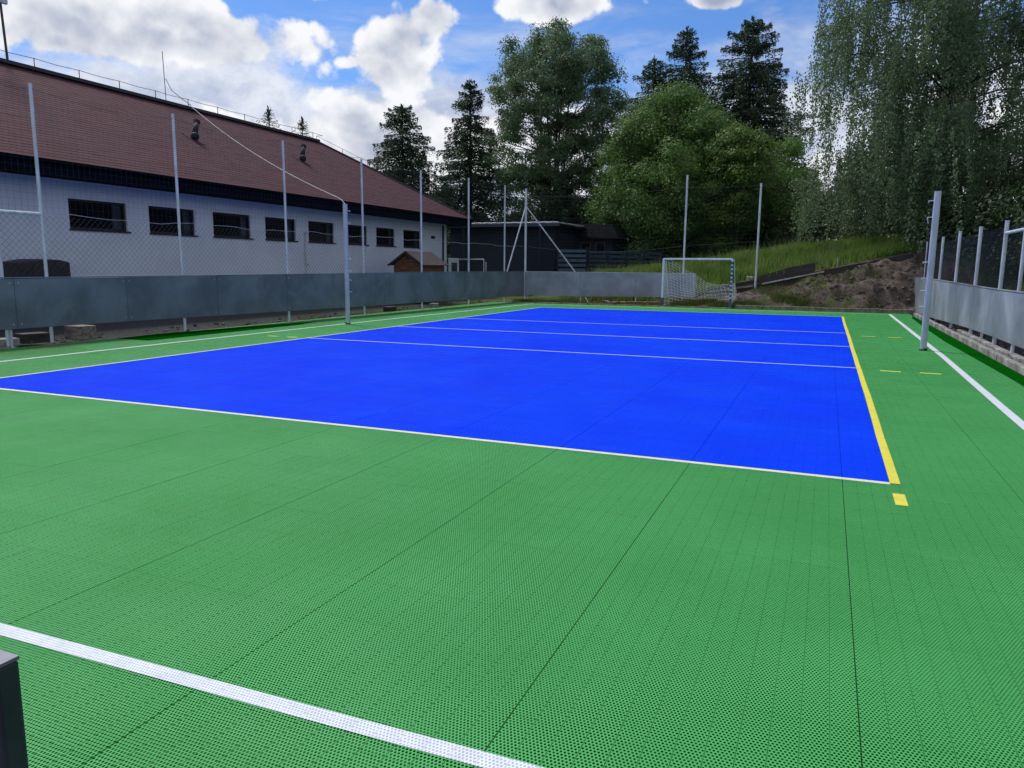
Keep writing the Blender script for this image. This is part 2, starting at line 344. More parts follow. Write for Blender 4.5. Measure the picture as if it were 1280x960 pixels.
# ------------------------------------------------------------------ mesh helpers
class MB:
    def __init__(s): s.v = []; s.f = []
    def add(s, vs, fs):
        o = len(s.v); s.v += [tuple(v) for v in vs]; s.f += [tuple(i+o for i in f) for f in fs]; return s
    def box(s, x0, x1, y0, y1, z0, z1, bottom=True):
        vs = [(x0, y0, z0), (x1, y0, z0), (x1, y1, z0), (x0, y1, z0), (x0, y0, z1), (x1, y0, z1), (x1, y1, z1), (x0, y1, z1)]
        fs = [(4, 5, 6, 7), (0, 1, 5, 4), (1, 2, 6, 5), (2, 3, 7, 6), (3, 0, 4, 7)]
        if bottom: fs.append((3, 2, 1, 0))
        return s.add(vs, fs)
    def obox(s, a, b, w, h, up=(0, 0, 1), z=0):
        """box along a->b, width w (sideways), height h (up)"""
        a = Vector(a); b = Vector(b); d = (b-a).normalized(); up = Vector(up)
        sd = d.cross(up).normalized(); u = sd.cross(d).normalized()
        vs = []
        for p in (a, b):
            for (i, j) in ((-1, -1), (1, -1), (1, 1), (-1, 1)): vs.append(p+sd*w/2*i+u*h/2*j)
        return s.add(vs, [(0, 1, 2, 3), (7, 6, 5, 4), (0, 4, 5, 1), (1, 5, 6, 2), (2, 6, 7, 3), (3, 7, 4, 0)])
    def tube(s, a, b, r, n=8, r2=None, caps=True):
        a = Vector(a); b = Vector(b); d = (b-a)
        if d.length < 1e-6: return s
        d.normalize(); r2 = r if r2 is None else r2
        t = Vector((1, 0, 0)) if abs(d.x) < .9 else Vector((0, 1, 0))
        u = d.cross(t).normalized(); w = d.cross(u)
        vs = []
        for p, rr in ((a, r), (b, r2)):
            for i in range(n):
                an = 2*math.pi*i/n; vs.append(p+u*math.cos(an)*rr+w*math.sin(an)*rr)
        fs = [(i, (i+1) % n, n+(i+1) % n, n+i) for i in range(n)]
        if caps: fs += [tuple(range(n))[::-1], tuple(range(n, 2*n))]
        return s.add(vs, fs)
    def path(s, pts, r, n=6):
        for a, b in zip(pts[:-1], pts[1:]): s.tube(a, b, r, n, caps=False)
        return s
    def ball(s, c, r, n=8, sx=1, sy=1, sz=1):
        vs = []; fs = []; c = Vector(c); k = n//2+1
        for i in range(k+1):
            ph = math.pi*i/k
            for j in range(n):
                th = 2*math.pi*j/n
                vs.append(c+Vector((math.sin(ph)*math.cos(th)*sx, math.sin(ph)*math.sin(th)*sy, math.cos(ph)*sz))*r)
        for i in range(k):
            for j in range(n): fs.append((i*n+j, (i+1)*n+j, (i+1)*n+(j+1) % n, i*n+(j+1) % n))
        return s.add(vs, fs)
    def mesh(s, name, m, smooth=False):
        me = bpy.data.meshes.new(name); me.from_pydata(s.v, [], s.f); me.update()
        me.materials.append(m)
        if smooth:
            me.polygons.foreach_set('use_smooth', [True]*len(me.polygons))
        return me
    def build(s, name, m, parent=None, smooth=False, bevel=0, kind=None):
        o = bpy.data.objects.new(name, s.mesh(name, m, smooth)); COL.objects.link(o)
        if parent: o.parent = parent
        if bevel:
            b = o.modifiers.new('bevel', 'BEVEL'); b.width = bevel; b.segments = 2; b.limit_method = 'ANGLE'
        if kind: o['kind'] = kind
        return o

def mesh_np(name, V, quads, m, parent=None, kind=None, link=True):
    """V (n,3), quads (k,3|4) arrays"""
    me = bpy.data.meshes.new(name); k, c = quads.shape
    me.vertices.add(len(V)); me.vertices.foreach_set('co', V.astype(np.float32).ravel())
    me.loops.add(k*c); me.loops.foreach_set('vertex_index', quads.astype(np.int32).ravel())
    me.polygons.add(k); me.polygons.foreach_set('loop_start', np.arange(0, k*c, c, dtype=np.int32))
    me.polygons.foreach_set('loop_total', np.full(k, c, dtype=np.int32))
    me.update(calc_edges=True); me.materials.append(m)
    o = bpy.data.objects.new(name, me); COL.objects.link(o)
    if parent: o.parent = parent
    if kind: o['kind'] = kind
    return o

def tag(o, label=None, cat=None, group=None, kind=None):
    if label: o['label'] = label
    if cat: o['category'] = cat
    if group: o['group'] = group
    if kind: o['kind'] = kind
    return o
def empty(name, label, cat, loc=(0, 0, 0), group=None):
    o = bpy.data.objects.new(name, None); COL.objects.link(o); o.location = loc; o.empty_display_size = .3
    return tag(o, label, cat, group)
def link_mesh(name, me, parent, loc=(0, 0, 0), rz=0, scale=None):
    o = bpy.data.objects.new(name, me); COL.objects.link(o); o.parent = parent; o.location = loc; o.rotation_euler.z = rz
    if scale: o.scale = scale
    return o
def fbm(x, y, s, o=4, seed=0.0):
    return noise.fractal(Vector((x*s+seed, y*s-seed*.7, seed*.3)), 1.0, 2.0, o)

# ------------------------------------------------------------------ terrain
def sst(v):
    v = max(0.0, min(1.0, v)); return v*v*(3-2*v)
def lerp_tab(x, tab):
    if x <= tab[0][0]: return tab[0][1]
    for (a, va), (b, vb) in zip(tab[:-1], tab[1:]):
        if x <= b: return va+(vb-va)*(x-a)/(b-a)
    return tab[-1][1]
E_TAB = [(3.2, 0.0), (5.2, .50), (10.8, 1.72), (13, 2.1), (20, 3.0)]
T_TAB = [(-3.5, 0.0), (-.6, .85), (3, 1.25), (7.5, 1.85), (11, 2.15), (14, 2.8), (20, 4)]
def height(X, Y, rough=True):
    e = lerp_tab(X, E_TAB); T = lerp_tab(X, T_TAB)
    h = e*sst((Y-20.75)/1.75)**.85 if Y > 20.75 else 0.0
    if X > 3: h += (-.13+.25*sst((Y-22.58)/.12))*sst((X-4)/1.5)*sst((Y-21.2)/1.2)
    h += max(0, T-e)*sst((Y-22.6)/3.8)
    if Y > 27: h += .012*(min(Y, 120)-27)*sst((X+6)/8)
    if X > 11.5:
        hr = 3.2*sst((X-11.55)/6.5)
        if X > 18: hr += .1*(min(X, 60)-18)
        h = max(h, hr) if Y < 24 else max(h, hr*.9)
    if rough:
        k = 0.02
        if X > 4 and 20.9 < Y < 22.6:
            k = .05+.24*sst((X-7)/2.5); h += (.9*fbm(X, Y, 1.3, 6, 7.0)+.55*abs(fbm(X, Y, 4.0, 4, 2.0)))*k*.8*sst((Y-20.9)/.3)*sst((22.6-Y)/.2)
        if -3.6 < X < 11.6 and -5.5 < Y < 20.75: return -.07
        h += fbm(X, Y, .9, 4, 3.0)*k
        if X > 12: h += fbm(X, Y, .5, 4, 9.0)*.25*sst((X-12)/2)
    return h
def axis(parts):
    out = []
    for a, b, s in parts: out += list(np.arange(a, b, s))
    return np.array(sorted(set(np.round(out, 4))))
def build_ground():
    xs = axis([(-400, -40, 40), (-40, -8, 4), (-8, 3, .5), (3, 13, .09), (13, 24, .5), (24, 60, 4), (60, 441, 40)])
    ys = axis([(-120, -8, 12), (-8, 20, .7), (20.0, 22.9, .085), (22.9, 30, .35), (30, 60, 2.5), (60, 140, 12), (140, 901, 60)])
    V = np.array([(x, y, height(x, y)-.005) for y in ys for x in xs])
    nx, ny = len(xs), len(ys)
    i = np.arange(nx-1); j = np.arange(ny-1); I, J = np.meshgrid(i, j)
    a = (J*nx+I).ravel(); Q = np.stack([a, a+1, a+nx+1, a+nx], 1)
    o = mesh_np('ground', V, Q, M_GROUND, kind='structure')
    o.data.polygons.foreach_set('use_smooth', [True]*len(o.data.polygons))
    tag(o, 'bare soil and gravel around the court rising to a grassy bank', None)
build_ground()

# ------------------------------------------------------------------ court
COURT_X0, COURT_X1, COURT_Y0, COURT_Y1 = X_JOINT-31*TILE, 10.94, -14*TILE, 20.62
def build_court():
    base = MB().box(-3.0, COURT_X1+.005, COURT_Y0-.05, COURT_Y1+.01, -.06, -.016).build('court_base', M_BASE, kind='structure')
    tag(base, 'green and blue perforated plastic court surface', None)
    X0 = COURT_X0; nx = int(math.ceil((COURT_X1-X0)/TILE)); ny = int(math.ceil((COURT_Y1-COURT_Y0)/TILE))
    meshes = {}
    def tile_mesh(l, r, w, d):
        k = (l, r, round(w, 4), round(d, 4))
        if k not in meshes:
            b = MB().box((.0020 if l else .0002), w-(.0020 if r else .0002), .00015, d-.00015, -.004, 0, bottom=False)
            meshes[k] = b.mesh('tile', M_COURT)
        return meshes[k]
    cells = []
    for i in range(nx):
        for j in range(ny):
            x = X0+i*TILE; y = COURT_Y0+j*TILE
            w = min(TILE, COURT_X1-x); d = min(TILE, COURT_Y1-y)
            if w < .02 or d < .02: continue
            k = round((x-X_JOINT)/TILE); l = (k % 3 == 0); r = ((k+1) % 3 == 0)
            v = Vector((x+w/2-CAM[0], y+d/2-CAM[1], -CAM[2])); dep = v.dot(F_)
            vis = False
            if dep > .3:
                px = 640+FPX*v.dot(R_)/dep; py = 480-FPX*v.dot(U_)/dep
                vis = -60 < px < 1340 and py < 1060
            cells.append((0 if vis else 1, v.length, x, y, w, d, l, r))
    cells.sort()
    far = MB()
    for n, (nv, dist, x, y, w, d, l, r) in enumerate(cells):
        dz = random.uniform(-.0003, .0003)
        if n < 295 and not nv:
            link_mesh('tile', tile_mesh(l, r, w, d), base, (x, y, dz))
        else:
            g = .0022 if dist < 30 else .001
            far.box(x+(g if l else .0002), x+w-(g if r else .0002), y+.00015, y+d-.00015, -.004+dz, dz, bottom=False)
    far.build('tile', M_COURT, base, kind='stuff')
    return base
COURT = build_court()

def ribbon(name, pts, w, m, z, label, wob=.0035, kind='structure'):
    """a painted line as a thin sheet that wavers a little"""
    out_l = []; out_r = []
    P = []
    for (a, b) in zip(pts[:-1], pts[1:]):
        a = Vector((*a, 0)); b = Vector((*b, 0)); L = (b-a).length; n = max(1, int(L/.7))
        P += [a+(b-a)*i/n for i in range(n)]
    P.append(Vector((*pts[-1], 0)))
    for i, p in enumerate(P):
        d = (P[min(i+1, len(P)-1)]-P[max(i-1, 0)]).normalized(); s = Vector((-d.y, d.x, 0))
        k = fbm(p.x, p.y, .8, 3, z*1000)*wob*2 if 0 < i < len(P)-1 else 0
        out_l.append(p+s*(w/2+k)); out_r.append(p+s*(-w/2+k))
    n = len(P); vs = [(v.x, v.y, z) for v in out_l]+[(v.x, v.y, z) for v in out_r]
    fs = [(i, n+i, n+i+1, i+1) for i in range(n-1)]
    o = MB().add(vs, fs).build(name, m, kind=kind); o['label'] = label
    return o
Z1 = .002
ribbon('sideline', [(9.030, .0), (9.030, 18.03)], .058, M_YELLOW, Z1+.0015, 'yellow right sideline of the blue court')
ribbon('sideline', [(-.02, .0), (-.02, 18.03)], .05, M_WHITE, Z1+.0015, 'white left sideline of the blue court')
ribbon('end_line', [(0, .0), (9.0, .0)], .05, M_CREAM, Z1, 'white near end line of the blue court', .005)
ribbon('end_line', [(0, 18.0), (9.0, 18.0)], .06, M_PALE, Z1, 'pale far end line of the blue court')
ribbon('attack_line', [(0.01, 5.95), (9.0, 5.95)], .05, M_PALE, Z1, 'pale line across the blue court nearest the camera', .006)
ribbon('centre_line', [(0.01, 9.0), (9.0, 9.0)], .055, M_PALE, Z1, 'pale line across the blue court between the net posts', .006)
ribbon('attack_line', [(0.01, 12.0), (9.0, 12.0)], .055, M_PALE, Z1, 'pale line across the blue court beyond the net posts', .006)
ribbon('line_dash', [(9.03, -.22), (9.03, -.46)], .065, M_YELLOW, Z1, 'short yellow mark behind the right corner of the blue court', 0)
for yy, lb in ((5.80, 'nearer'), (11.38, 'farther')):
    for x0, s in ((9.28, 'inner'), (9.74, 'outer')):
        ribbon('line_dash', [(x0, yy), (x0+.24, yy-.02)], .075, M_LIME, Z1, f'{s} lime dash of the {lb} pair right of the blue court', 0)
for x0, s in ((-.46, 'inner'), (-.90, 'outer')):
    ribbon('line_dash', [(x0, 5.95), (x0+.22, 5.95)], .075, M_LIME, Z1, f'{s} lime dash left of the blue court', 0)
ribbon('boundary_line', [(10.19, -3.32), (10.19, 2.4), (10.28, 8.0), (10.36, 20.0)], .085, M_WHITE, Z1, 'white outer line along the right side of the green', .002)
ribbon('boundary_line', [(-1.47, -3.54), (-1.46, 1.4), (-1.38, 9.0), (-1.10, 20.0)], .075, M_WHITE, Z1, 'white outer line along the left side of the green', .006)
ribbon('boundary_line', [(-1.47, -3.560), (10.19, -3.318)], .062, M_WHITE, Z1-.0008, 'white outer line across the near green', .002)
ribbon('boundary_line', [(-1.10, 20.0), (10.36, 20.0)], .07, M_PALE, Z1-.0008, 'pale outer line across the far green', .002)

def sheet(name, poly, z, m, label):
    n = len(poly); vs = [(x, y, z) for x, y in poly]+[(x, y, z-.004) for x, y in poly]
    fs = [tuple(range(n))]+[(i, n+i, n+(i+1) % n, (i+1) % n) for i in range(n)]
    o = MB().add(vs, fs).build(name, m, kind='structure'); o['label'] = label; return o
sheet('edge_sheet', [(10.93, -3), (10.93, 19.6), (10.80, 18.4), (10.70, 14), (10.66, 10.9), (10.72, 5.9), (10.74, -3)], .0035, M_EDGE, 'dark green strip along the right kerb')  # thin dark green sheets laid over the tiles at both edges
sheet('edge_sheet', [(-2.05, 4.3), (-2.04, 6.5), (-2.07, 8.3), (-2.35, 9.3), (-2.45, 8.6), (-2.72, 7.2), (-2.93, 5.4), (-2.85, 4.35)], .0035, M_EDGE, 'dark green patch beside the left barrier')

# kerbs
def kerb_row(name, label, p0, p1, L, w, h, m, z0=-.05, jitter=.012):
    a = Vector((*p0, 0)); b = Vector((*p1, 0)); d = (b-a); n = int(d.length/L); d.normalize(); ang = math.atan2(d.y, d.x)
    root = MB().box(-.02, 0, -.02, 0, 0, .01)
    st = bpy.data.objects.new(name, None); COL.objects.link(st); st.location = a; tag(st, label, None, kind='structure')
    bm = MB().box(.006, L-.006, -w/2, w/2, 0, h-z0).mesh('kerb_stone', m)
    for i in range(n):
        o = link_mesh('kerb_stone', bm, st, d*(i*L)+Vector((random.uniform(-1, 1)*jitter*.5, random.uniform(-1, 1)*jitter, z0+random.uniform(-.008, .008))), ang+random.uniform(-.012, .012))
        bv = o.modifiers.new('bevel', 'BEVEL'); bv.width = .012; bv.segments = 2
    return st
kerb_row('kerb', 'row of concrete kerb stones along the right edge of the green', (11.005, 1.0), (11.035, 20.4), 1.0, .09, .075, M_CONC, -.06)
kerb_row('kerb', 'second kerb row lying under the right barrier', (11.26, 2.0), (11.27, 13.5), 1.15, .13, .06, M_CONC, -.06, .03)
kerb_row('kerb', 'row of brown edging blocks at the foot of the soil slope', (5.8, 20.72), (11.1, 20.70), .88, .12, .125, M_SLEEPER, -.06, .015)
kerb_row('kerb', 'low brown edging behind the far green', (-2.2, 20.74), (5.8, 20.72), 1.0, .08, .03, M_SLEEPER, -.06, .012)

# ------------------------------------------------------------------ barriers and net fences
def on_left(Y): return -3.15+(Y-3)*(.90/19.1)
def panel_thing(name, label, seams, zt, zb, m, th=.022, foot=None, foot_ground=0):
    """seams: list of (x,y) in plan; panel between each two; zt/zb functions"""
    root = empty(name, label, 'barrier', (*seams[0], 0))
    off = Vector((*seams[0], 0))
    for (a, b) in zip(seams[:-1], seams[1:]):
        a3 = Vector((*a, 0)); b3 = Vector((*b, 0)); d = (b3-a3).normalized(); s = Vector((-d.y, d.x, 0))*th/2
        g = d*.004; zt0, zt1, zb0, zb1 = zt(a), zt(b), zb(a), zb(b)
        jt = random.uniform(-.006, .006); A = a3+g-off+s*random.uniform(-.3, .3); B = b3-g-off+s*random.uniform(-.3, .3)
        vs = []
        for P, lo, hi in ((A, zb0, zt0), (B, zb1, zt1)):
            for q in (-1, 1):
                vs.append(P+s*q+Vector((0, 0, lo))); vs.append(P+s*q+Vector((0, 0, hi+jt)))
        fs = [(0, 1, 3, 2), (4, 6, 7, 5), (0, 4, 5, 1), (2, 3, 7, 6), (1, 5, 7, 3), (0, 2, 6, 4)]
        MB().add(vs, fs).build('panel', m, root, bevel=.003)
        # fixing bolts
        for P, hi, lo in ((A+d*.06, zt0, zb0), (B-d*.06, zt1, zb1)):
            for zz in (hi-.07, lo+.07): MB().tube(P-s*1.5+Vector((0, 0, zz)), P+s*1.5+Vector((0, 0, zz)), .009, 6).build('bolt', M_GALV, root)
    # top edge profile
    rail = MB()
    for (a, b) in zip(seams[:-1], seams[1:]):
        rail.obox(Vector((*a, zt(a)+.012))-off, Vector((*b, zt(b)+.012))-off, .04, .016)
    rail.build('top_rail', m if m is M_PANEL2 else M_GALV if m is M_PANEL3 else m, root)
    for (x, y) in (foot or []):
        MB().box(x-.022-off.x, x+.022-off.x, y-.022-off.y, y+.022-off.y, foot_ground-.05, zb((x, y))+.12).build('foot_post', M_GALV, root, bevel=.004)
    return root
LS = [(on_left(y), y) for y in (.75, 2.83, 4.80, 6.88, 8.92, 11.0, 13.0, 15.15, 17.3, 19.5, 21.0, 22.05)]
panel_thing('board_barrier', 'long dark grey sheet barrier on the left, in front of the white building', LS,
            lambda p: 1.05+.075*sst((p[1]-2)/18), lambda p: .265-.055*sst((p[1]-2)/18), M_PANEL,
            foot=[(on_left(y)-.06, y) for y in (2.75,)])
FS = [(-2.25, 22.12), (0.0, 22.14), (2.12, 22.13), (4.28, 22.1)]
panel_thing('board_barrier', 'mid grey sheet barrier across the far end behind the goal', FS, lambda p: 1.12, lambda p: .22 if p[0] < 1 else .27, M_PANEL3,
            foot=[(-2.15, 22.2), (0, 22.2), (2.12, 22.2), (4.2, 22.2)])
RS = [(11.25, 2.4), (11.25, 4.9), (11.25, 7.4), (11.235, 9.95), (11.22, 12.4), (11.205, 14.9), (11.19, 17.4), (11.17, 19.6), (11.12, 21.75)]
panel_thing('board_barrier', 'light grey streaked sheet barrier along the right side of the court', RS, lambda p: .985+.10*sst((p[1]-8)/13), lambda p: .20-.17*sst((p[1]-10)/11), M_PANEL2,
            foot=[(11.29, 11.2)])
# near barrier end at the camera
nb = empty('board_barrier', 'dark steel end of a barrier at the lower left corner close to the camera', 'barrier', (8.1, -4.75, 0))
MB().box(-.055, .027, -.010, .004, -.02, 1.066).build('end_post', M_DARKSTEEL, nb, bevel=.002)
MB().box(-.055, .027, -.010, .004, 1.0662, 1.0685).build('cap', M_TOPSTEEL, nb)
MB().box(-2.1, -.056, -.012, .006, .22, 1.06).build('panel', M_DARKSTEEL, nb)

def diag_mesh(name, a, b, z0, z1, sp, r, m, parent, off):
    """diamond wire mesh between plan points a and b"""
    a = Vector((*a, 0)); b = Vector((*b, 0)); L = (b-a).length; d = (b-a)/L; H = z1-z0; mb = MB()
    k = -H
    while k < L:
        for sgn in (1, -1):
            s0, s1 = k, k+H; h0, h1 = (z0, z1) if sgn == 1 else (z1, z0)
            if s0 < 0: h0 += (h1-h0)*(-s0)/H; s0 = 0
            if s1 > L: h1 = h0+(h1-h0)*(L-s0)/(s1-s0); s1 = L
            if s1 > s0: mb.tube(a+d*s0+Vector((0, 0, h0))-off, a+d*s1+Vector((0, 0, h1))-off, r, 3, caps=False)
        k += sp
    return mb.build(name, m, parent, kind='stuff')
def grid_mesh(name, a, b, z0, z1f, sp, r, m, parent, off, sag=0):
    a = Vector((*a, 0)); b = Vector((*b, 0)); L = (b-a).length; d = (b-a)/L; mb = MB(); n = int(L/sp)
    for i in range(n+1):
        p = a+d*(i*sp)-off; mb.tube(p+Vector((0, 0, z0(i*sp/L))), p+Vector((0, 0, z1f(i*sp/L))), r, 3, caps=False)
    nh = int((z1f(0)-z0(0))/sp)
    for j in range(nh+1):
        f = j/nh; pts = []
        for i in range(0, 25):
            u = i/24; pts.append(a+d*(u*L)-off+Vector((0, 0, z0(u)+(z1f(u)-z0(u))*f)))
        mb.path(pts, r, 3)
    return mb.build(name, m, parent, kind='stuff')
def pole_part(root, x, y, z0, z1, r, m=None, off=Vector(), name='pole', cap=True):
    mb = MB().tube(Vector((x, y, z0))-off, Vector((x, y, z1))-off, r, 12)
    o = mb.build(name, m or M_GALV, root, smooth=False)
    if cap: MB().tube(Vector((x, y, z1))-off, Vector((x, y, z1+.018))-off, r*1.12, 12).build('cap', M_GALV, o)
    return o

# left net fence
LF = [(2.70, 2.06), (3.40, 4.06), (6.08, 4.08), (9.03, 4.03), (11.92, 4.0), (14.78, 4.06), (17.70, 4.15), (20.42, 4.19)]
off = Vector((on_left(3.4)-.03, 3.4, 0))
nf = empty('net_fence', 'tall steel pole fence with netting standing behind the left barrier', 'net fence', off)
for y, zt in LF: pole_part(nf, on_left(y)-.05, y, 0, zt, .027, off=off)
MB().tube(Vector((on_left(.6)-.05, .6, 2.07))-off, Vector((on_left(3.4)-.05, 3.4, 2.07))-off, .027, 10).build('crossbar', M_GALV, nf)
pole_part(nf, on_left(.6)-.05, .6, 0, 4.06, .030, off=off)
diag_mesh('chain_link_mesh', (on_left(.6)-.045, .6), (on_left(12.0)-.045, 12.0), 1.10, 2.05, .105, .0019, M_CHAIN, nf, off)
diag_mesh('chain_link_mesh', (on_left(12.0)-.045, 12.0), (on_left(22.0)-.045, 22.0), 1.10, 2.05, .13, .0010, M_CHAIN, nf, off)
tw = MB(); pts = []
for i in range(60):
    y = .6+i*(21.4/59); pts.append(Vector((on_left(y)-.045, y, 2.065+.02*math.sin(y*2.1)+.015*math.sin(y*5.3)))-off)
tw.path(pts, .0035, 5); tw.build('tension_wire', M_GALV, nf)
ztop = lambda u: 3.95+.15*u
grid_mesh('netting', (on_left(.6)-.045, .6), (on_left(22.0)-.045, 22.0), lambda u: 2.08, ztop, .10, .0012, M_NET, nf, off)
tc = []
sup = [.6]+[y for y, z in LF[1:]]+[22.1]
for a, b in zip(sup[:-1], sup[1:]):
    for i in range(8):
        u = i/8; y = a+(b-a)*u; zz = 3.98+.15*(y-.6)/21.4-.10*4*u*(1-u); tc.append(Vector((on_left(y)-.045, y, zz))-off)
MB().path(tc, .0032, 4).build('top_rope', M_NET, nf)

# far net fence: corner mast with two braces, two more poles
off = Vector((-2.27, 22.22, 0))
ff = empty('net_fence', 'far net fence with a braced corner mast and two tall poles behind the goal', 'net fence', off)
pole_part(ff, -2.27, 22.22, 0, 4.24, .042, off=off)
MB().tube(Vector((-2.27, 22.22, 3.60))-off, Vector((-.10, 22.75, .75))-off, .024, 10).build('brace', M_GALV, ff)
MB().tube(Vector((-2.27, 22.22, 3.60))-off, Vector((-2.48, 20.5, .55))-off, .024, 10).build('brace', M_GALV, ff)
pole_part(ff, 3.80, 22.25, .2, 4.52, .034, off=off)
pole_part(ff, 6.28, 22.3, .55, 4.16, .034, off=off)
def sagline(p, q, sag, n=12):
    p = Vector(p); q = Vector(q); return [p+(q-p)*i/n+Vector((0, 0, -sag*4*(i/n)*(1-i/n))) for i in range(n+1)]
tr = sagline(Vector((-2.27, 22.22, 4.0))-off, Vector((3.8, 22.25, 4.13))-off, .13)+sagline(Vector((3.8, 22.25, 4.13))-off, Vector((6.28, 22.3, 4.12))-off, .03)+sagline(Vector((6.28, 22.3, 4.12))-off, Vector((9.6, 22.6, 4.0))-off, .10)
MB().path(tr, .0045, 4).build('top_rope', M_CHAIN, ff)
tr = sagline(Vector((-2.27, 22.22, 2.1))-off, Vector((3.8, 22.25, 2.1))-off, .22)+sagline(Vector((3.8, 22.25, 2.12))-off, Vector((6.28, 22.3, 2.25))-off, .02)
MB().path(tr, .004, 4).build('lower_rope', M_NET, ff)
grid_mesh('netting', (-2.27, 22.22), (3.8, 22.25), lambda u: 1.14, lambda u: 4.0-.13*4*u*(1-u), .13, .0009, M_NET, ff, off)
grid_mesh('netting', (3.8, 22.25), (6.28, 22.3), lambda u: 1.14, lambda u: 4.1, .13, .0009, M_NET, ff, off)

# right fence
off = Vector((11.3, 9.95, 0))
rf = empty('net_fence', 'low steel post fence with dark netting behind the right barrier', 'net fence', off)
for y, zt in ((20.7, 2.14), (19.4, 2.15), (17.6, 2.16), (14.9, 2.18), (12.35, 2.15), (10.0, 2.13), (7.4, 2.13), (5.0, 2.13)):
    pole_part(rf, 11.285 if y < 19 else 11.25, y, 0, zt, .032 if y < 19 else .018, off=off)
MB().tube(Vector((11.285, 10.0, 1.94))-off, Vector((11.285, 7.4, 1.94))-off, .027, 10).build('crossbar', M_GALV, rf)
MB().tube(Vector((11.285, 8.62, 0))-off, Vector((11.285, 8.62, 1.915))-off, .027, 10).build('upright', M_GALV, rf)
grid_mesh('netting', (11.33, 4.9), (11.30, 21.7), lambda u: 1.0, lambda u: 2.05, .05, .0017, M_NET, rf, off)
bk = MB()
bk.box(11.30-off.x, 11.42-off.x, 22.0-off.y, 22.08-off.y, -.1, 1.95); bk.build('end_post', M_DARKWOOD, rf)

# ------------------------------------------------------------------ volleyball net posts
def net_post(x, y, h, side, label):
    o = empty('net_post', label, 'net post', (x, y, 0), 'volleyball net posts')
    MB().tube((0, 0, 0), (0, 0, h), .050, 20).build('tube', M_POST, o, smooth=False)
    MB().tube((0, 0, h), (0, 0, h+.008), .052, 20).build('cap', M_POST, o)
    MB().tube((0, 0, 0), (0, 0, .022), .060, 20).build('ground_sleeve', M_DARKMET, o)
    MB().tube((0, -.06, .035), (.07*side*-1, -.06, .035), .007, 8).build('lock_bolt', M_DARKMET, o)
    for z in (.98, 1.18, h-.40, h-.14, .72, 1.44):
        hb = MB().tube((side*.04, 0, z), (side*.125, 0, z), .007, 8)
        if z > 1.1: hb.tube((side*.118, 0, z), (side*.118, 0, z-.03), .006, 6)
        hb.build('hook', M_GALV, o)
    if side < 0: MB().tube((-.115, .0, h-.40), (-.10, 0, h-.50), .006, 6).build('hook', M_GALV, o)
    return o
net_post(10.10, 8.93, 2.55, -1, 'grey steel net post on the right of the court beside the white line')
net_post(-1.29, 9.03, 2.62, 1, 'grey steel net post on the left of the court in front of the left barrier')

# ------------------------------------------------------------------ goal
def build_goal():
    o = empty('goal', 'small white goal with net at the far end of the green', 'goal', (3.33, 21.0, 0))
    A = Vector((0, 0, 0)); B = Vector((2.32, -.28, 0)); H = 1.62
    ax = (B-A).normalized(); bk = Vector((-ax.y, ax.x, 0))   # backwards
    up = Vector((0, 0, 1)); D = .75
    MB().obox(A, A+up*H, .06, .06, up=(0, 1, 0)).build('goal_post', M_NETWHITE, o, bevel=.006)
    MB().obox(B, B+up*H, .06, .06, up=(0, 1, 0)).build('goal_post', M_NETWHITE, o, bevel=.006)
    MB().obox(A+up*H, B+up*H, .06, .06).build('crossbar', M_NETWHITE, o, bevel=.006)
    for P in (A, B):
        MB().obox(P+up*.03, P+up*.03+bk*D, .045, .045).build('base_bar', M_GALV, o)
        MB().tube(P+up*(H-.02), P+up*(H-.02)+bk*.28, .014, 8).build('top_stay', M_GALV, o)
        MB().tube(P+up*(H-.02)+bk*.28, P+up*.04+bk*D, .012, 8).build('rear_stay', M_GALV, o)
        if P is B:
            for i in range(11): MB().obox(P+up*(.10+i*.135)-bk*.005, P+up*(.19+i*.135)-bk*.005, .063, .063, up=(0, 1, 0)).build('dark_band', M_BLUEPAD, o)
        MB().obox(P+bk*.01+up*.01, P+bk*.01+up*.3, .075, .085, up=(0, 1, 0)).build('foot_pad', M_BLUEPAD, o)
    MB().tube(A+up*.04+bk*D, B+up*.04+bk*D, .015, 8).build('rear_bar', M_GALV, o)
    # net: back sheet hangs in a curve from the crossbar to the rear bar; sides
    net = MB(); nu, nv = 20, 15
    # the net has come off the crossbar: it hangs full height at the left post and droops to the right
    drop = [(0, 0), (.08, .04), (.28, .22), (.45, .38), (.6, .50), (.8, .56), (1, .50)]
    def back(u, v):
        t0 = lerp_tab(u, drop); vv = t0+(1-t0)*v
        prof = bk*(.06+.24*min(1, vv*2.0)**1.4+.50*vv+.05*math.sin(u*7+v*3))+up*(H*(1-vv)+.02)
        return A+ax*(u*(B-A).length+.02*math.sin(v*8+u*5))+prof+up*(.018*math.sin(u*17+v*2))
    def lerp_sag(p, q, n): return [p+(q-p)*k/n for k in range(n+1)]
    for i in range(nu+1): net.path([back(i/nu, j/nv) for j in range(nv+1)], .0046, 3)
    for j in range(nv+1): net.path([back(i/nu, j/nv) for i in range(nu+1)], .0046, 3)
    for P, u in ((A, 0), (B, 1)):
        t0 = lerp_tab(u, drop)
        for i in range(1, 6):
            f = i/6; ln = []
            for j in range(13):
                vv = t0+(1-t0)*j/12; p = P+up*(H*(1-vv)+.02); ln.append(p+(back(u, j/12)-p)*f)
            net.path(ln, .004, 3)
        for j in range(13):
            vv = t0+(1-t0)*j/12; p = P+up*(H*(1-vv)+.02); net.path([p, back(u, j/12)], .004, 3)
    net.build('net', M_NETWHITE, o, kind='stuff')
build_goal()

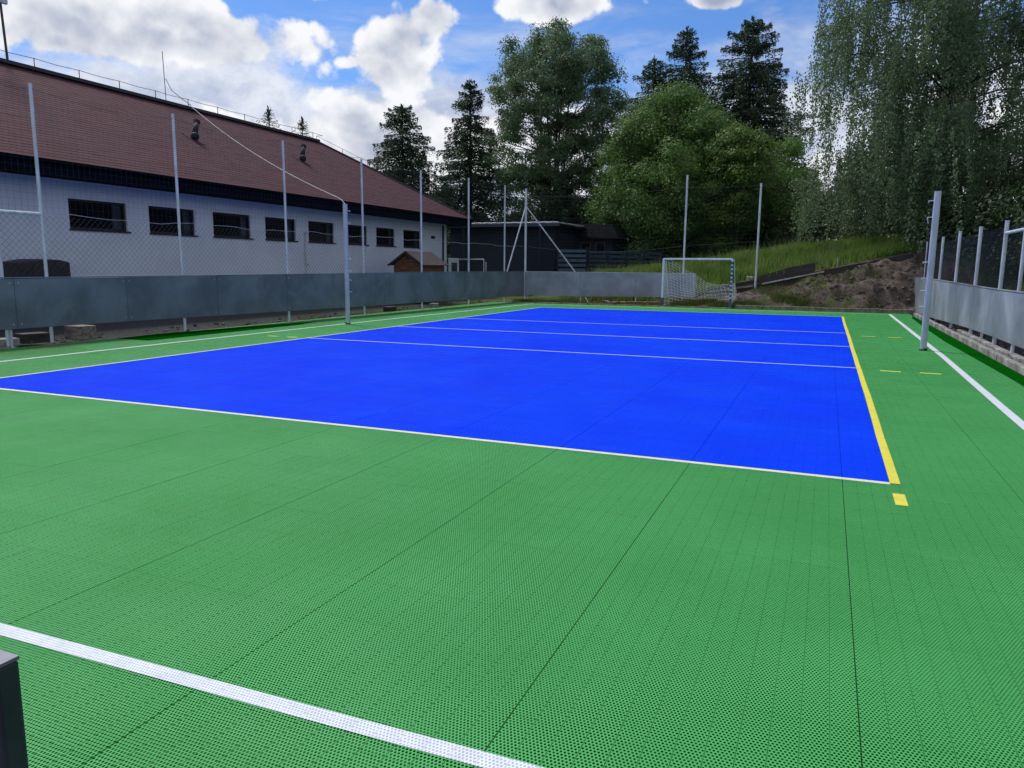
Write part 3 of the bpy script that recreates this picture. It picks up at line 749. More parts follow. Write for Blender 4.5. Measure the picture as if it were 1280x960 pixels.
# ------------------------------------------------------------------ white building with hip roof
XW, XE, ZE, SL = -7.0, -6.2, 3.38, .61
YB0, YB1 = -4.0, 24.7
XR, ZR, YR = -10.9, 3.38+4.7*.61, 20.9
def build_building():
    o = empty('building', 'long white rendered building with dark red hipped roof left of the court', 'building', (XW, 10, 0))
    off = Vector((XW, 10, 0))
    wins = [(6.78, 8.28), (8.92, 10.39), (11.03, 12.48), (13.1, 14.5), (15.13, 16.5), (17.2, 18.5), (19.1, 20.4), (21.05, 22.4)]
    z0, z1, zt = 2.05, 2.71, 3.16; T = .30
    w = MB(); w.box(-T, 0, YB0-10, YB1-10, -.1, z0); w.box(-T, 0, YB0-10, YB1-10, z1, zt)
    ys = [YB0]+[v for a in wins for v in a]+[YB1]
    for a, b in zip(ys[0::2], ys[1::2]): w.box(-T, 0, a-10, b-10, z0, z1)
    w.box(-8, -T, YB1-10-T, YB1-10, -.1, zt); w.box(-8, -T, YB0-10, YB0-10+T, -.1, zt); w.box(-8.3, -8, YB0-10, YB1-10, -.1, zt)
    w.build('wall', M_WALL, o)
    # dark room behind the panes
    for (a, b) in wins:
        a -= 10; b -= 10; L = b-a; c = a+L*.80
        f = MB(); f.box(-.17, -.05, a, a+.05, z0, z1); f.box(-.17, -.05, b-.05, b, z0, z1); f.box(-.17, -.05, a+.05, b-.05, z1-.05, z1); f.box(-.17, -.11, a+.05, b-.05, z0, z0+.05); f.box(-.17, -.11, c-.02, c+.02, z0+.05, z1-.05)
        fo = f.build('window', M_FRAME, o)
        MB().box(-.155, -.150, a+.05, c-.02, z0+.05, z1-.05).build('pane', M_GLASS, fo)
        MB().box(-.135, -.130, c+.02, b-.05, z0+.05, z1-.05).build('pane', M_CASE, fo)
        MB().box(-.11, .045, a-.02, b+.06, z0-.035, z0-.002).build('sill', M_FRAME, fo)
    # eaves
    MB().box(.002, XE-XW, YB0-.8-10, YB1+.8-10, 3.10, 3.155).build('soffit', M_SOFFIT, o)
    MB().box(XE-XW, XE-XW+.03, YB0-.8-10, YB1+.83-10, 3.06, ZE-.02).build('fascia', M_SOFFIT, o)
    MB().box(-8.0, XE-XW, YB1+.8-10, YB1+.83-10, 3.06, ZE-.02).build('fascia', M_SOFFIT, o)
    g = MB()
    for i in range(60):
        y0 = YB0-.8+i*(YB1+1.6-YB0)/60; y1 = y0+(YB1+1.6-YB0)/60
        for k in range(6):
            a0, a1 = math.pi+k*math.pi/6, math.pi+(k+1)*math.pi/6
            p = lambda a, y: Vector((XE+.09+.06*math.cos(a), y, ZE-.03+.06*math.sin(a)))-off
            g.add([p(a0, y0), p(a1, y0), p(a1, y1), p(a0, y1)], [(0, 1, 2, 3)])
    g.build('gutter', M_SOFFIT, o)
    # roof: three slopes in stepped courses
    rf = MB(); n = 38; YE = YB1+.9; t = .005
    YS = YB0-.9
    for i in range(n):
        f0, f1 = i/n, (i+1)/n
        xa, xb = XE+.03+(XR-XE-.03)*f0, XE+.03+(XR-XE-.03)*f1
        za, zb = ZE+(ZR-ZE)*f0, ZE+(ZR-ZE)*f1
        ya, yb = YE+(YR-YE)*f0, YE+(YR-YE)*f1
        yc, yd = YS+4.7*f0, YS+4.7*f1
        N = Vector((SL, 0, 1)).normalized()*t
        # east slope course: lower edge stands proud
        nseg = 24
        lo = []; hi = []
        for s in range(nseg+1):
            u = s/nseg; lo.append(Vector((xa, yc+(ya-yc)*u, za))+N*(1+.35*fbm(u*40, i*3.1, 1, 2))); hi.append(Vector((xb, yd+(yb-yd)*u, zb)))
        base = [Vector((xa, yc+(ya-yc)*s/nseg, za)) for s in range(nseg+1)]
        for s in range(nseg):
            rf.add([v-off for v in (lo[s], lo[s+1], hi[s+1], hi[s])], [(0, 1, 2, 3)])
            rf.add([v-off for v in (base[s], base[s+1], lo[s+1], lo[s])], [(0, 1, 2, 3)])
        # hip end slopes
        N2 = Vector((0, SL, 1)).normalized()*t; xw0, xw1 = 2*XR-xa, 2*XR-xb
        for (y0_, y1_, sg) in ((ya, yb, 1), (yc, yd, -1)):
            nn = Vector((0, SL*sg, 1)).normalized()*t
            q = [Vector((xa, y0_, za))+nn, Vector((xw0, y0_, za))+nn, Vector((xw1, y1_, zb)), Vector((xb, y1_, zb))]
            rf.add([v-off for v in q], [(0, 1, 2, 3)]); rf.add([v-off for v in (Vector((xa, y0_, za)), Vector((xw0, y0_, za)), q[1], q[0])], [(0, 1, 2, 3)])
        q = [Vector((xw0, yc, za)), Vector((xw0, ya, za)), Vector((xw1, yb, zb)), Vector((xw1, yd, zb))]
        rf.add([v-off for v in q], [(0, 1, 2, 3)])
    roof = rf.build('roof', M_ROOF, o)
    # ridge and hip caps
    MB().obox(Vector((XR, YS+4.6, ZR+.03))-off, Vector((XR, YR+.05, ZR+.03))-off, .26, .09).build('ridge_cap', M_DARKMET, roof)
    MB().obox(Vector((XR, YR, ZR+.02))-off, Vector((XE, YE, ZE+.03))-off, .16, .04).build('hip_cap', mat('hip cap', (.12, .09, .09), .8), roof)
    # lightning conductor: stands and wire
    lc = MB(); pts = []
    ysd = np.arange(YS+5, YR, 1.28)
    for y in ysd:
        lc.tube(Vector((XR+.06, y, ZR+.05))-off, Vector((XR+.06, y, ZR+.30))-off, .012, 5)
        pts += [Vector((XR+.06, y, ZR+.29))-off, Vector((XR+.06, y+.64, ZR+.27))-off]
    for k in range(0, 7):
        f = k/6.5; p = Vector((XR+(XE-XR)*f, YR+(YE-YR)*f, ZR+(ZE-ZR)*f)); pts.append(p+Vector((0, 0, .22))-off)
        lc.tube(p-off, p+Vector((0, 0, .22))-off, .010, 5)
    lc.path(pts, .008, 4); lc.build('lightning_conductor', M_RUST, roof)
    # rod with a coil of cable
    MB().tube(Vector((XR, 13.35, ZR+.05))-off, Vector((XR-.02, 13.33, ZR+1.55))-off, .011, 6).build('lightning_rod', M_RUST, roof)
    MB().path([Vector((XR+.02, 13.36, ZR+.75))-off, Vector((XR+.1, 13.5, ZR+.42))-off, Vector((XR+.15, 13.8, ZR+.25))-off, Vector((XR+.1, 14.25, ZR+.12))-off], .012, 5).build('cable', M_WIREPALE, roof)
    # antenna mast near the left edge
    ms = MB().tube(Vector((XR, 8.40, ZR))-off, Vector((XR, 8.32, ZR+2.1))-off, .03, 8)
    mo = ms.build('antenna_mast', M_DARKMET, roof)
    MB().box(XR-off.x-.02, XR-off.x+.07, 8.05-10, 8.5-10, ZR+1.42, ZR+1.80).build('antenna_box', M_WHITEPLASTIC, mo, bevel=.03)
    # vents: elbow and flue
    for yv, xv in ((12.12, -8.62), (17.05, -8.68)):
        zz = ZE+(XE-xv)*SL; c = Vector((xv, yv, zz))-off
        v = MB(); v.ball(c+Vector((.05, 0, .09)), .125, 12, 1, 1, .95); v.tube(c+Vector((.03, 0, .10)), c+Vector((-.05, .20, .52)), .075, 14); 
        vo = v.build('roof_vent', M_BLACK, roof, smooth=True)
        MB().tube(c+Vector((-.048, .195, .50)), c+Vector((-.06, .22, .56)), .092, 14).build('vent_cowl', M_BLACK, vo)
        MB().obox(c+Vector((.24, 0, -.13)), c+Vector((-.26, 0, .175)), .40, .02).build('flashing', M_ROOF, vo)
    # pipe on the wall
    MB().tube((.05, 14.9-10, 0), (.05, 14.9-10, 2.28), .022, 8).tube((.0, 14.9-10, 2.3), (.14, 14.9-10, 2.33), .03, 8).tube((.0, 14.9-10, 1.35), (.16, 14.9-10, 1.30), .025, 8).build('wall_pipe', M_GALV, o)
    MB().tube((.05, 24.3-10, 0), (.05, 24.3-10, 3.05), .04, 8).build('downpipe', M_DARKMET, o)
    MB().box(0.002, .12, 23.3-10, 23.45-10, 2.45, 2.56).build('wall_lamp', M_DARKMET, o)
build_building()

# rope from roof to the left net post
c0 = Vector((-10.85, 14.2, 6.40)); c1 = Vector((-1.29, 9.03, 2.66))
cb = MB(); pts = [p for p in sagline(c0, c1+Vector((-.25, .1, .12)), .22, 22)]+[c1+Vector((-.1, .04, .05)), c1+Vector((0, 0, -.04))]
cb.path(pts, .010, 5)
tag(cb.build('rope', M_WIREPALE), 'pale cable hanging from the roof ridge to the left net post', 'cable')

# dark stack against the wall
tg = MB(); prof = [(4.0, 1.28), (4.6, 1.31), (5.2, 1.30), (5.5, 1.35), (6.0, 1.36), (6.22, 1.31), (6.25, 0)]
pv = [(4.0, 0)]+prof
vs = [(-6.35, y, z) for y, z in pv]+[(-6.92, y, z+.02) for y, z in pv]; n = len(pv)
fs = [tuple(range(n))[::-1], tuple(range(n, 2*n))]+[(i, (i+1) % n, n+(i+1) % n, n+i) for i in range(n)]
tag(tg.add(vs, fs).build('covered_stack', M_TARP, bevel=.02), 'low black covered stack against the white wall at the far left', 'covered stack')

# ------------------------------------------------------------------ wooden hut
def build_hut():
    o = empty('wooden_hut', 'small brown timber hut with gabled roof behind the left barrier', 'hut', (-5.02, 18.0, 0))
    W, Ln, ze, zr = .56, 1.55, 1.36, 1.74
    ov = .16
    def wallpiece(mb): return mb
    # front boards, one object each
    z = .1; bi = 0
    while z < zr-.02:
        z1 = min(z+.125, zr-.015)
        def hw(zz): return W if zz <= ze else W*(zr-zz)/(zr-ze)
        a, b = hw(z), hw(z1)
        if a > .03:
            vs = [(-a, -.012, z+.004), (a, -.012, z+.004), (b, -.012-.004, z1), (-b, -.012-.004, z1), (-a, .02, z), (a, .02, z), (b, .02, z1), (-b, .02, z1)]
            MB().add(vs, [(0, 1, 2, 3), (7, 6, 5, 4), (0, 4, 5, 1), (1, 5, 6, 2), (2, 6, 7, 3), (3, 7, 4, 0)]).build('board', M_WOOD, o)
        z = z1+.006
    z = .1
    while z < ze-.02:
        MB().box(W-.02, W+.01, .022, Ln, z, min(z+.125, ze)).build('board', M_WOOD, o); z += .131
    MB().box(-W+.01, W-.022, .024, Ln-.01, .05, ze-.02).build('body', M_DARKWOOD, o)
    for s in (-1, 1):
        a = Vector((0, -ov, zr+.05)); b = Vector((s*(W+.15), -ov, ze-.045))
        N = Vector((s*(zr-ze), 0, W)).normalized()*.03
        vs = [a, b, b+Vector((0, Ln+2*ov, 0)), a+Vector((0, Ln+2*ov, 0))]; vs += [v+N for v in vs]
        MB().add(vs, [(0, 1, 2, 3), (7, 6, 5, 4), (0, 4, 5, 1), (1, 5, 6, 2), (2, 6, 7, 3), (3, 7, 4, 0)]).build('roof_slope', mat('hut roof felt', (.045, .030, .034), .85, 0, .25, 6, .4, 50), o)
        MB().obox(Vector((0, -ov-.01, zr+.045)), Vector((s*(W+.15), -ov-.01, ze-.05)), .02, .06, up=(0, 0, 1)).build('barge_board', M_DARKWOOD, o)
    MB().box(-.05, .05, -.02, -.008, 1.50, 1.64).build('gable_vent', M_DARKWOOD, o)
build_hut()
wb = empty('equipment_cabinet', 'pale upright framed board standing beside the wooden hut', 'board', (-5.0, 21.1, 0))
MB().box(-.03, .03, -.02, .78, 0, 1.62).build('board', M_WHITEPLASTIC, wb, bevel=.01)
MB().box(.031, .045, .12, .60, .9, 1.45).build('inset', M_CASE, wb)
sg = empty('metal_frame', 'small grey tubular frame in front of the dark shed', 'frame', (-5.3, 23.6, 0))
for x in (0, .10, 1.32, 1.42): MB().tube((x-.7, 0, 0), (x-.7, 0, 1.60 if x not in (.10, 1.42) else 1.5), .025, 8).build('upright', M_POST, sg)
MB().tube((-.7, 0, 1.60), (.62, 0, 1.60), .022, 8).build('crossbar', M_POST, sg)

# ------------------------------------------------------------------ sheds and slatted fences
def build_shed():
    o = empty('shed', 'dark blue timber shed with pale roof edge behind the far left corner', 'shed', (-5.6, 28, 0))
    x0, x1, D = -2.9, 2.45, 5.0
    sd = MB(); z = .05; H = 3.12
    while z < H:
        z1 = min(z+.135, H); vs = [(x0, -.022, z), (x1, -.022, z), (x1, -.006, z1), (x0, -.006, z1), (x0, .01, z), (x1, .01, z), (x1, .01, z1), (x0, .01, z1)]
        sd.add(vs, [(0, 1, 2, 3), (0, 4, 5, 1), (1, 5, 6, 2), (2, 6, 7, 3), (3, 7, 4, 0)])
        sd.box(x1, x1+.02, 0, D, z+.006, z1); z = z1
    sd.build('siding', M_NAVY, o, kind='stuff')
    MB().box(x0, x1, .012, D, 0, H).build('wall', M_SHEDROOF, o)
    MB().box(x1-.02, x1+.05, -.05, -.024, 0, H).build('corner_board', M_NAVY, o)
    MB().box(x0-.4, x1+.42, -.5, D+.3, H+.02, H+.14).build('roof', M_SHEDROOF, o)
    e = MB()
    for i in range(62):
        xx = x0-.35+i*.098; e.tube((xx, -.515, H+.20+.018*math.sin(i*1.3)), (xx+.06, -.515, H+.20), .022, 6); e.tube((xx+.03, -.52, H+.20), (xx+.03, D, H+.24), .018, 5)
    e.build('corrugated_roof', M_WHITEMET, o, kind='stuff')
    MB().box(x0-.4, x1+.42, -.53, -.5, H+.02, H+.15).build('fascia', M_SLAT, o)
    for x in (-2.0, 1.9): MB().box(x-.05, x+.05, -.43, -.35, 0, H+.02).build('roof_post', M_NAVY, o)
build_shed()
def build_annex():
    o = empty('annex', 'low black roofed hut with two small windows right of the dark shed', 'hut', (-2.2, 31.5, 0))
    MB().box(-1.2, .85, 0, 3, 0, 2.9).build('wall', M_NAVY, o)
    MB().add([(-1.7, -.4, 2.82), (1.25, -.4, 2.72), (1.25, 3.3, 2.72), (-1.7, 3.3, 2.82), (-1.4, .2, 3.5), (.75, .2, 3.42), (.75, 2.8, 3.42), (-1.4, 2.8, 3.5)],
             [(3, 2, 1, 0), (4, 5, 6, 7), (0, 1, 5, 4), (1, 2, 6, 5), (2, 3, 7, 6), (3, 0, 4, 7)]).build('roof', M_SHEDROOF, o)
    for x in (-.75, .0):
        w = MB().box(x, x+.5, -.03, -.002, 1.9, 2.55).build('window', mat('brown window frame', (.07, .035, .03), .7), o)
        MB().box(x+.05, x+.45, -.035, -.031, 1.95, 2.5).build('pane', M_GLASS, w)
build_annex()
def slat_fence(label, x0, y0, x1, y1, H, n, base=0.0, post_every=1.4, m=None):
    o = empty('slat_fence', label, 'fence', (x0, y0, base)); a = Vector((0, 0, 0)); b = Vector((x1-x0, y1-y0, 0)); L = b.length; d = b/L
    sp = H/n
    k = max(1, round(L/post_every))
    for s in range(k):
        p, q = a+d*(L*s/k+.03), a+d*(L*(s+1)/k-.03)
        for i in range(n):
            z = .08+i*sp+sp*.3
            MB().obox(p+Vector((0, 0, z)), q+Vector((0, 0, z)), .02, sp*.62).build('slat', m or M_SLAT, o)
    for s in range(k+1):
        p = a+d*(L*s/k); MB().obox(p, p+Vector((0, 0, H+.12)), .07, .07, up=(0, 1, 0)).build('fence_post', M_NAVY, o)
slat_fence('short blue grey slatted fence beside the shed corner', -2.75, 27.4, -1.45, 27.6, 2.1, 10, 0, 1.3, mat('lighter blue slat', (.05, .08, .115), .7, 0, .2, 3))
slat_fence('long dark slatted fence running behind the grass bank', -1.4, 27.7, 1.2, 31.2, 1.9, 10, .15, 1.1)

# ------------------------------------------------------------------ boards on the slope
def plank(label, a, b, w, h, m, name='plank', up=(0, 0, 1)):
    o = MB().obox(Vector((0, 0, 0)), Vector(b)-Vector(a), w, h, up=up).build(name, m, bevel=.006); o.location = a; tag(o, label, 'plank'); return o
plank('long dark retaining board across the top of the soil slope', (8.1, 22.50, 1.07), (11.1, 22.62, 1.72), .05, .30, M_DARKWOOD, 'retaining_board')
plank('lower retaining board half buried behind the right goal post', (5.3, 22.38, .46), (8.3, 22.45, 1.08), .05, .24, M_DARKWOOD, 'retaining_board')
plank('pale sawn plank resting on the slope below the black panel', (6.5, 22.32, .80), (8.45, 22.38, 1.24), .07, .045, M_PALEWOOD)
plank('low plank behind the goal leading up to the slope', (3.9, 22.3, .38), (6.2, 22.3, .72), .06, .05, M_GREYWOOD)
plank('pale board edge lying on top of the retaining board', (8.9, 22.62, 1.40), (10.6, 22.72, 1.74), .08, .03, M_GREYWOOD)
bp = empty('black_panel', 'long black board leaning on the grass slope above the pale plank', 'panel', (6.35, 22.62, .74))
vs = [(0, 0, 0), (1.80, .05, .42), (1.80, .12, .80), (1.10, .12, .66), (0, .08, .32)]; vs2 = [(x, y+.03, z) for x, y, z in vs]
MB().add(vs+vs2, [(0, 1, 2, 3, 4), (9, 8, 7, 6, 5), (0, 5, 6, 1), (1, 6, 7, 2), (2, 7, 8, 3), (3, 8, 9, 4), (4, 9, 5, 0)]).build('board', M_DARKWOOD, bp)
MB().obox((.95, -.02, .2), (.95, .06, .62), .05, .02, up=(0, 1, 0)).build('batten', M_DARKWOOD, bp)
plank('dark board edge on the ground right of the goal', (4.6, 22.7, .55), (6.35, 22.72, .90), .04, .12, M_DARKWOOD)
plank('pale plank lying on the soil in front of the far barrier', (1.3, 21.55, .07), (3.0, 21.9, .10), .10, .045, M_PALEWOOD)
plank('dark plank lying in front of the far barrier near the corner', (-1.7, 21.5, .05), (.0, 21.6, .06), .12, .05, M_DARKWOOD)
plank('short stick leaning before the far barrier', (.35, 21.7, .2), (.62, 21.2, .03), .035, .035, M_GREYWOOD)
plank('weathered post leaning against the soil beside the right barrier end', (11.13, 21.45, .25), (10.95, 22.0, 1.02), .09, .09, M_GREYWOOD, up=(0, 1, 0))
plank('thin peg standing in the left gravel at the far corner', (-2.02, 20.3, 0), (-2.0, 20.3, .24), .03, .03, M_PALEWOOD, up=(0, 1, 0))
so_ = MB().tube((0, 0, 0), (0, 0, .34), .022, 8).build('survey_stake', M_PALEWOOD); so_.location = (8.85, 22.65, 1.38); tag(so_, 'short pale stake standing above the retaining board', 'stake')
for i, (x, z) in enumerate(((8.2, 2.1), (8.55, 2.15))):
    s = MB().tube((0, 0, 0), (0, 0, .78 if i else .6), .03, 8).build('fence_stake', M_GALV); s.location = (x-.1, 30, z-.1)
    tag(s, ('short', 'tall')[i]+' grey stake at the top of the grass bank under the birch', 'stake')

def rock(mb, c, r):
    rr = random.random
    vs = []; k = [(-1, -1, -1), (1, -1, -1), (1, 1, -1), (-1, 1, -1), (-1, -1, 1), (1, -1, 1), (1, 1, 1), (-1, 1, 1)]
    for a, b, d in k: vs.append((c[0]+a*r*(.6+.5*rr()), c[1]+b*r*(.6+.5*rr()), c[2]+d*r*(.4+.4*rr())))
    mb.add(vs, [(4, 5, 6, 7), (0, 1, 5, 4), (1, 2, 6, 5), (2, 3, 7, 6), (3, 0, 4, 7), (3, 2, 1, 0)])
rb = MB()
for i in range(130):
    x = random.uniform(-3.9, -3.1); y = random.uniform(1.5, 21); rock(rb, (x, y, .0), random.uniform(.01, .035))
for i in range(420):
    x = random.uniform(11.07, 11.6); y = random.uniform(4, 21.5); rock(rb, (x, y, .0), random.uniform(.01, .035))
for i in range(520):
    x = random.uniform(5.5, 11.3); y = random.uniform(20.85, 22.5); rock(rb, (x, y, height(x, y)-.005), random.choice((.010, .015, .02, .035))*random.uniform(.7, 1.3))
tag(rb.build('rubble', M_CLOD, kind='stuff'), 'small stones and clods scattered along the court edges', None)
rb = MB()
for i in range(260):
    x = random.gauss(2.2, .45); y = random.gauss(21.75, .14); rock(rb, (x, y, .03+random.random()*.06), random.uniform(.02, .05))
tag(rb.build('brick_rubble', M_BRICKBITS, kind='stuff'), 'broken red brick heap in front of the far barrier', None)
for i, (x, y, r, lb) in enumerate(((1.15, 21.8, .09, 'pale stone lying left of the brick rubble'), (1.75, 21.85, .08, 'pale stone lying on the brick rubble'), (6.02, 23.3, .16, 'white stone on the slope behind the right goal post'))):
    mb = MB(); rock(mb, (0, 0, 0), r); o = mb.build('stone', M_STONE, bevel=.015); o.location = (x, y, height(x, y)+.06); tag(o, lb, 'stone')
for i, (x, y, w, d, h, m, lb) in enumerate(((-3.35, 4.05, .45, .30, .24, M_GREYWOOD, 'weathered timber block under the left barrier, largest of the blocks'),
                                            (-3.5, 3.30, .30, .42, .16, M_DARKWOOD, 'dark block under the left barrier between two foot posts'),
                                            (-3.4, 2.75, .3, .35, .12, M_CONC, 'concrete lump under the near end of the left barrier'),
                                            (-3.1, 13.7, .25, .4, .14, M_DARKWOOD, 'dark block under the left barrier below the wooden hut'),
                                            (-3.0, 16.2, .25, .3, .14, M_CONC, 'concrete block under the far part of the left barrier'))):
    o = MB().box(-w/2, w/2, -d/2, d/2, 0, h).build('block', m, bevel=.012); o.location = (x, y, -.01); o.rotation_euler.z = random.uniform(-.4, .4); tag(o, lb, 'block')
def lump(r, m, sq=.8, seed=0, name='boulder'):
    mb = MB().ball((0, 0, 0), r, 14, 1, .9, sq)
    mb.v = [tuple(Vector(v)*(1+.45*noise.noise(Vector(v)*(2.0/r)+Vector((seed, 0, 0))))) for v in mb.v]
    return mb.build(name, m, smooth=False)
o = lump(.24, M_EARTH, 1.0, 3); o.location = (10.0, 21.62, .66); tag(o, 'large brown boulder embedded in the soil slope', 'boulder')
random.seed(5); cl = MB()
for i in range(70):
    x = random.uniform(7.6, 11.1); y = random.uniform(21.0, 22.4); r_ = random.uniform(.025, .10); c = Vector((x, y, height(x, y)-.25*r_))
    b_ = MB().ball((0, 0, 0), r_, 7, 1, 1, .7); b_.v = [tuple(Vector(v)*(1+.6*noise.noise(Vector(v)*(1.8/r_)+Vector((i*1.7, 0, 0))))+c) for v in b_.v]
    cl.add(b_.v, b_.f)
tag(cl.build('earth_clods', M_EARTH, kind='stuff'), 'dark clods of earth strewn over the bare soil slope', None)

# ------------------------------------------------------------------ vegetation
def leaves_mesh(name, C, N, S, asp, m, parent, face=None):
    """C centres (n,3); N unit long axis (n,3); S length (n); leaf = diamond quad"""
    n = len(C)
    r = RNG.normal(size=(n, 3)) if face is None else face
    W = np.cross(N, r); W /= np.linalg.norm(W, axis=1)[:, None]+1e-9
    L = N*(S/2)[:, None]; Wd = W*(S*asp/2)[:, None]
    V = np.empty((n, 4, 3)); V[:, 0] = C-L; V[:, 1] = C+Wd; V[:, 2] = C+L; V[:, 3] = C-Wd
    Q = np.arange(n*4).reshape(n, 4)
    return mesh_np(name, V.reshape(-1, 3), Q, m, parent)
def rand_dirs(n):
    v = RNG.normal(size=(n, 3)); return v/np.linalg.norm(v, axis=1)[:, None]
def limb(mb, a, b, r0, r1, bend=.15, n=5, k=7):
    a = Vector(a); b = Vector(b); L = (b-a).length; p0 = a; out = [a]
    j = Vector((random.uniform(-1, 1), random.uniform(-1, 1), random.uniform(.2, 1)))*bend*L
    for i in range(1, n+1):
        u = i/n; p = a+(b-a)*u+j*math.sin(math.pi*u)*.6
        mb.tube(p0, p, r0+(r1-r0)*(i-1)/n, k, r0+(r1-r0)*u, caps=False); p0 = p; out.append(p)
    return out

def spruce(label, x, y, z0, H, R, lv=None, dens=1.0, seed=0, bare=.05, leafm=None, power=.85):
    random.seed(seed); o = empty('spruce_tree', label, 'tree', (x, y, z0))
    MB().tube((0, 0, -.3), (0, 0, H*.6), .018*H, 8, .008*H).tube((0, 0, H*.6), (0, 0, H*.985), .008*H, 6, .002*H).build('trunk', M_BARK, o)
    Cs = []; Ns = []; Ss = []; br = MB()
    h = H*bare
    while h < H*.985:
        f = (h/H-bare)/(1-bare); rr = R*(1-f)**power*(1.0 if f > .08 else .8)
        nb = int(6+5*(1-f))
        a0 = random.uniform(0, 6.28)
        for k in range(nb):
            a = a0+k*6.283/nb+random.uniform(-.3, .3); L = rr*random.uniform(.62, 1.18)+.12
            dx, dy = math.cos(a), math.sin(a); hh = h+random.uniform(-.2, .2)
            dro = .32*(1-f)+.05
            tip = (dx*L, dy*L, hh-dro*L*.8+.12*L*(1-f)+(.35*L if f > .85 else 0))
            br.tube((0, 0, hh), tip, .02+.012*L, 3, .006, caps=False)
            n = int((30+125*L)*dens)
            u = RNG.random(n)**.65; side = RNG.normal(size=n)*.17*L*(1.05-u)+RNG.normal(size=n)*.04
            z = hh+(tip[2]-hh)*(u**.8)-np.abs(RNG.normal(size=n))*.13*(1+.4*L)
            C = np.stack([dx*L*u-dy*side, dy*L*u+dx*side, z], 1)
            N = np.stack([dx+RNG.normal(size=n)*.5-dy*np.sign(side)*.4, dy+RNG.normal(size=n)*.5+dx*np.sign(side)*.4, -.45+RNG.normal(size=n)*.45], 1); N /= np.linalg.norm(N, axis=1)[:, None]
            Cs.append(C); Ns.append(N); Ss.append(RNG.uniform(.13, .30, n)*(.65+.35*(1-f)))
        h += .30+.16*(1-f)
    n = 30; C = np.stack([RNG.normal(size=n)*.05, RNG.normal(size=n)*.05, RNG.uniform(H*.93, H*1.0, n)], 1); N = rand_dirs(n)*.6+[0, 0, 1]; N /= np.linalg.norm(N, axis=1)[:, None]
    Cs.append(C); Ns.append(N); Ss.append(np.full(n, .3))
    br.build('branches', M_BARK, o, kind='stuff')
    leaves_mesh('crown', np.concatenate(Cs), np.concatenate(Ns), np.concatenate(Ss), .34, leafm or L_SPRUCE, o)
    return o

def broadleaf(label, x, y, z0, H, R, m, nclump=200, per=150, leaf=.14, seed=1, base=.18, trunks=1, shape=None, csize=.9, name='deciduous_tree', trunk_r=.16, asp=.6, bark=None, keep=None, flat=.6, outer=.55, gap=-.12):
    random.seed(seed); o = empty(name, label, 'tree' if name != 'bush' else 'bush', (x, y, z0))
    tb = MB(); lm = MB(); tops = []
    for t in range(trunks):
        a = t*6.283/max(1, trunks)+.5; sp = 0 if trunks == 1 else R*.13
        bx, by = math.cos(a)*sp*.4, math.sin(a)*sp*.4; tx, ty = math.cos(a)*sp*1.6+random.uniform(-.3, .3), math.sin(a)*sp*1.6
        tops.append(limb(tb, (bx, by, -.3), (tx, ty, H*.82), trunk_r, trunk_r*.22, .03, 8, 8))
    tb.build('trunk', bark or M_BARK, o)
    Cl = []; tries = 0
    shape = shape or (lambda f: math.sqrt(max(0, 1-((f-.45)/.56)**2)))
    while len(Cl) < nclump and tries < nclump*30:
        tries += 1
        f = random.uniform(0, 1); r = R*shape(f); q = random.random()**outer; a = random.uniform(0, 6.283)
        z = H*base+(H*(1-base))*f*.97; px_, py_ = math.cos(a)*r*q, math.sin(a)*r*q
        if random.random() > (r/R)**1.1+.12: continue
        nz = noise.noise(Vector((px_*.45+seed*3.1, py_*.45, z*.42)))
        if nz < gap: continue
        if keep and not keep(px_, py_, z): continue
        Cl.append((px_*(1+.18*noise.noise(Vector((a*2, z*.5, seed)))), py_, z))
    Cs = []; Ns = []; Ss = []; Fs = []
    for i, c in enumerate(Cl):
        cs = csize*random.uniform(.55, 1.25); n = int(per*random.uniform(.6, 1.3))
        P = rand_dirs(n)*(RNG.random(n)**.45)[:, None]*[cs*1.0, cs*1.0, cs*.95*flat]+c+RNG.normal(size=(n, 3))*.10*cs
        P[:, 2] -= (np.hypot(P[:, 0]-c[0], P[:, 1]-c[1])**2)*.18/cs
        # leaves of a clump face outwards and up, so each clump has a lit and a shaded side
        fd = P-np.array(c); fd /= np.linalg.norm(fd, axis=1)[:, None]+1e-6; fd = fd*.9+[0, 0, .55]+RNG.normal(size=(n, 3))*.38; fd /= np.linalg.norm(fd, axis=1)[:, None]
        N = np.cross(fd, rand_dirs(n)); N /= np.linalg.norm(N, axis=1)[:, None]+1e-6
        Cs.append(P); Ns.append(N); Fs.append(fd); Ss.append(RNG.uniform(.65, 1.35, n)*leaf)
        if i % 2 == 0:
            tp = random.choice(tops); cand = [p for p in tp if p.z < c[2]-.12*R] or [tp[1]]
            s = cand[-1]; limb(lm, s, c, .018+.011*R*random.uniform(.4, 1), .010, .10, 4, 4)
    lm.build('branches', bark or M_BARK, o, kind='stuff')
    leaves_mesh('crown', np.concatenate(Cs), np.concatenate(Ns), np.concatenate(Ss), asp, m, o, np.concatenate(Fs))
    print('LEAVES', label, sum(len(c) for c in Cs))
    return o

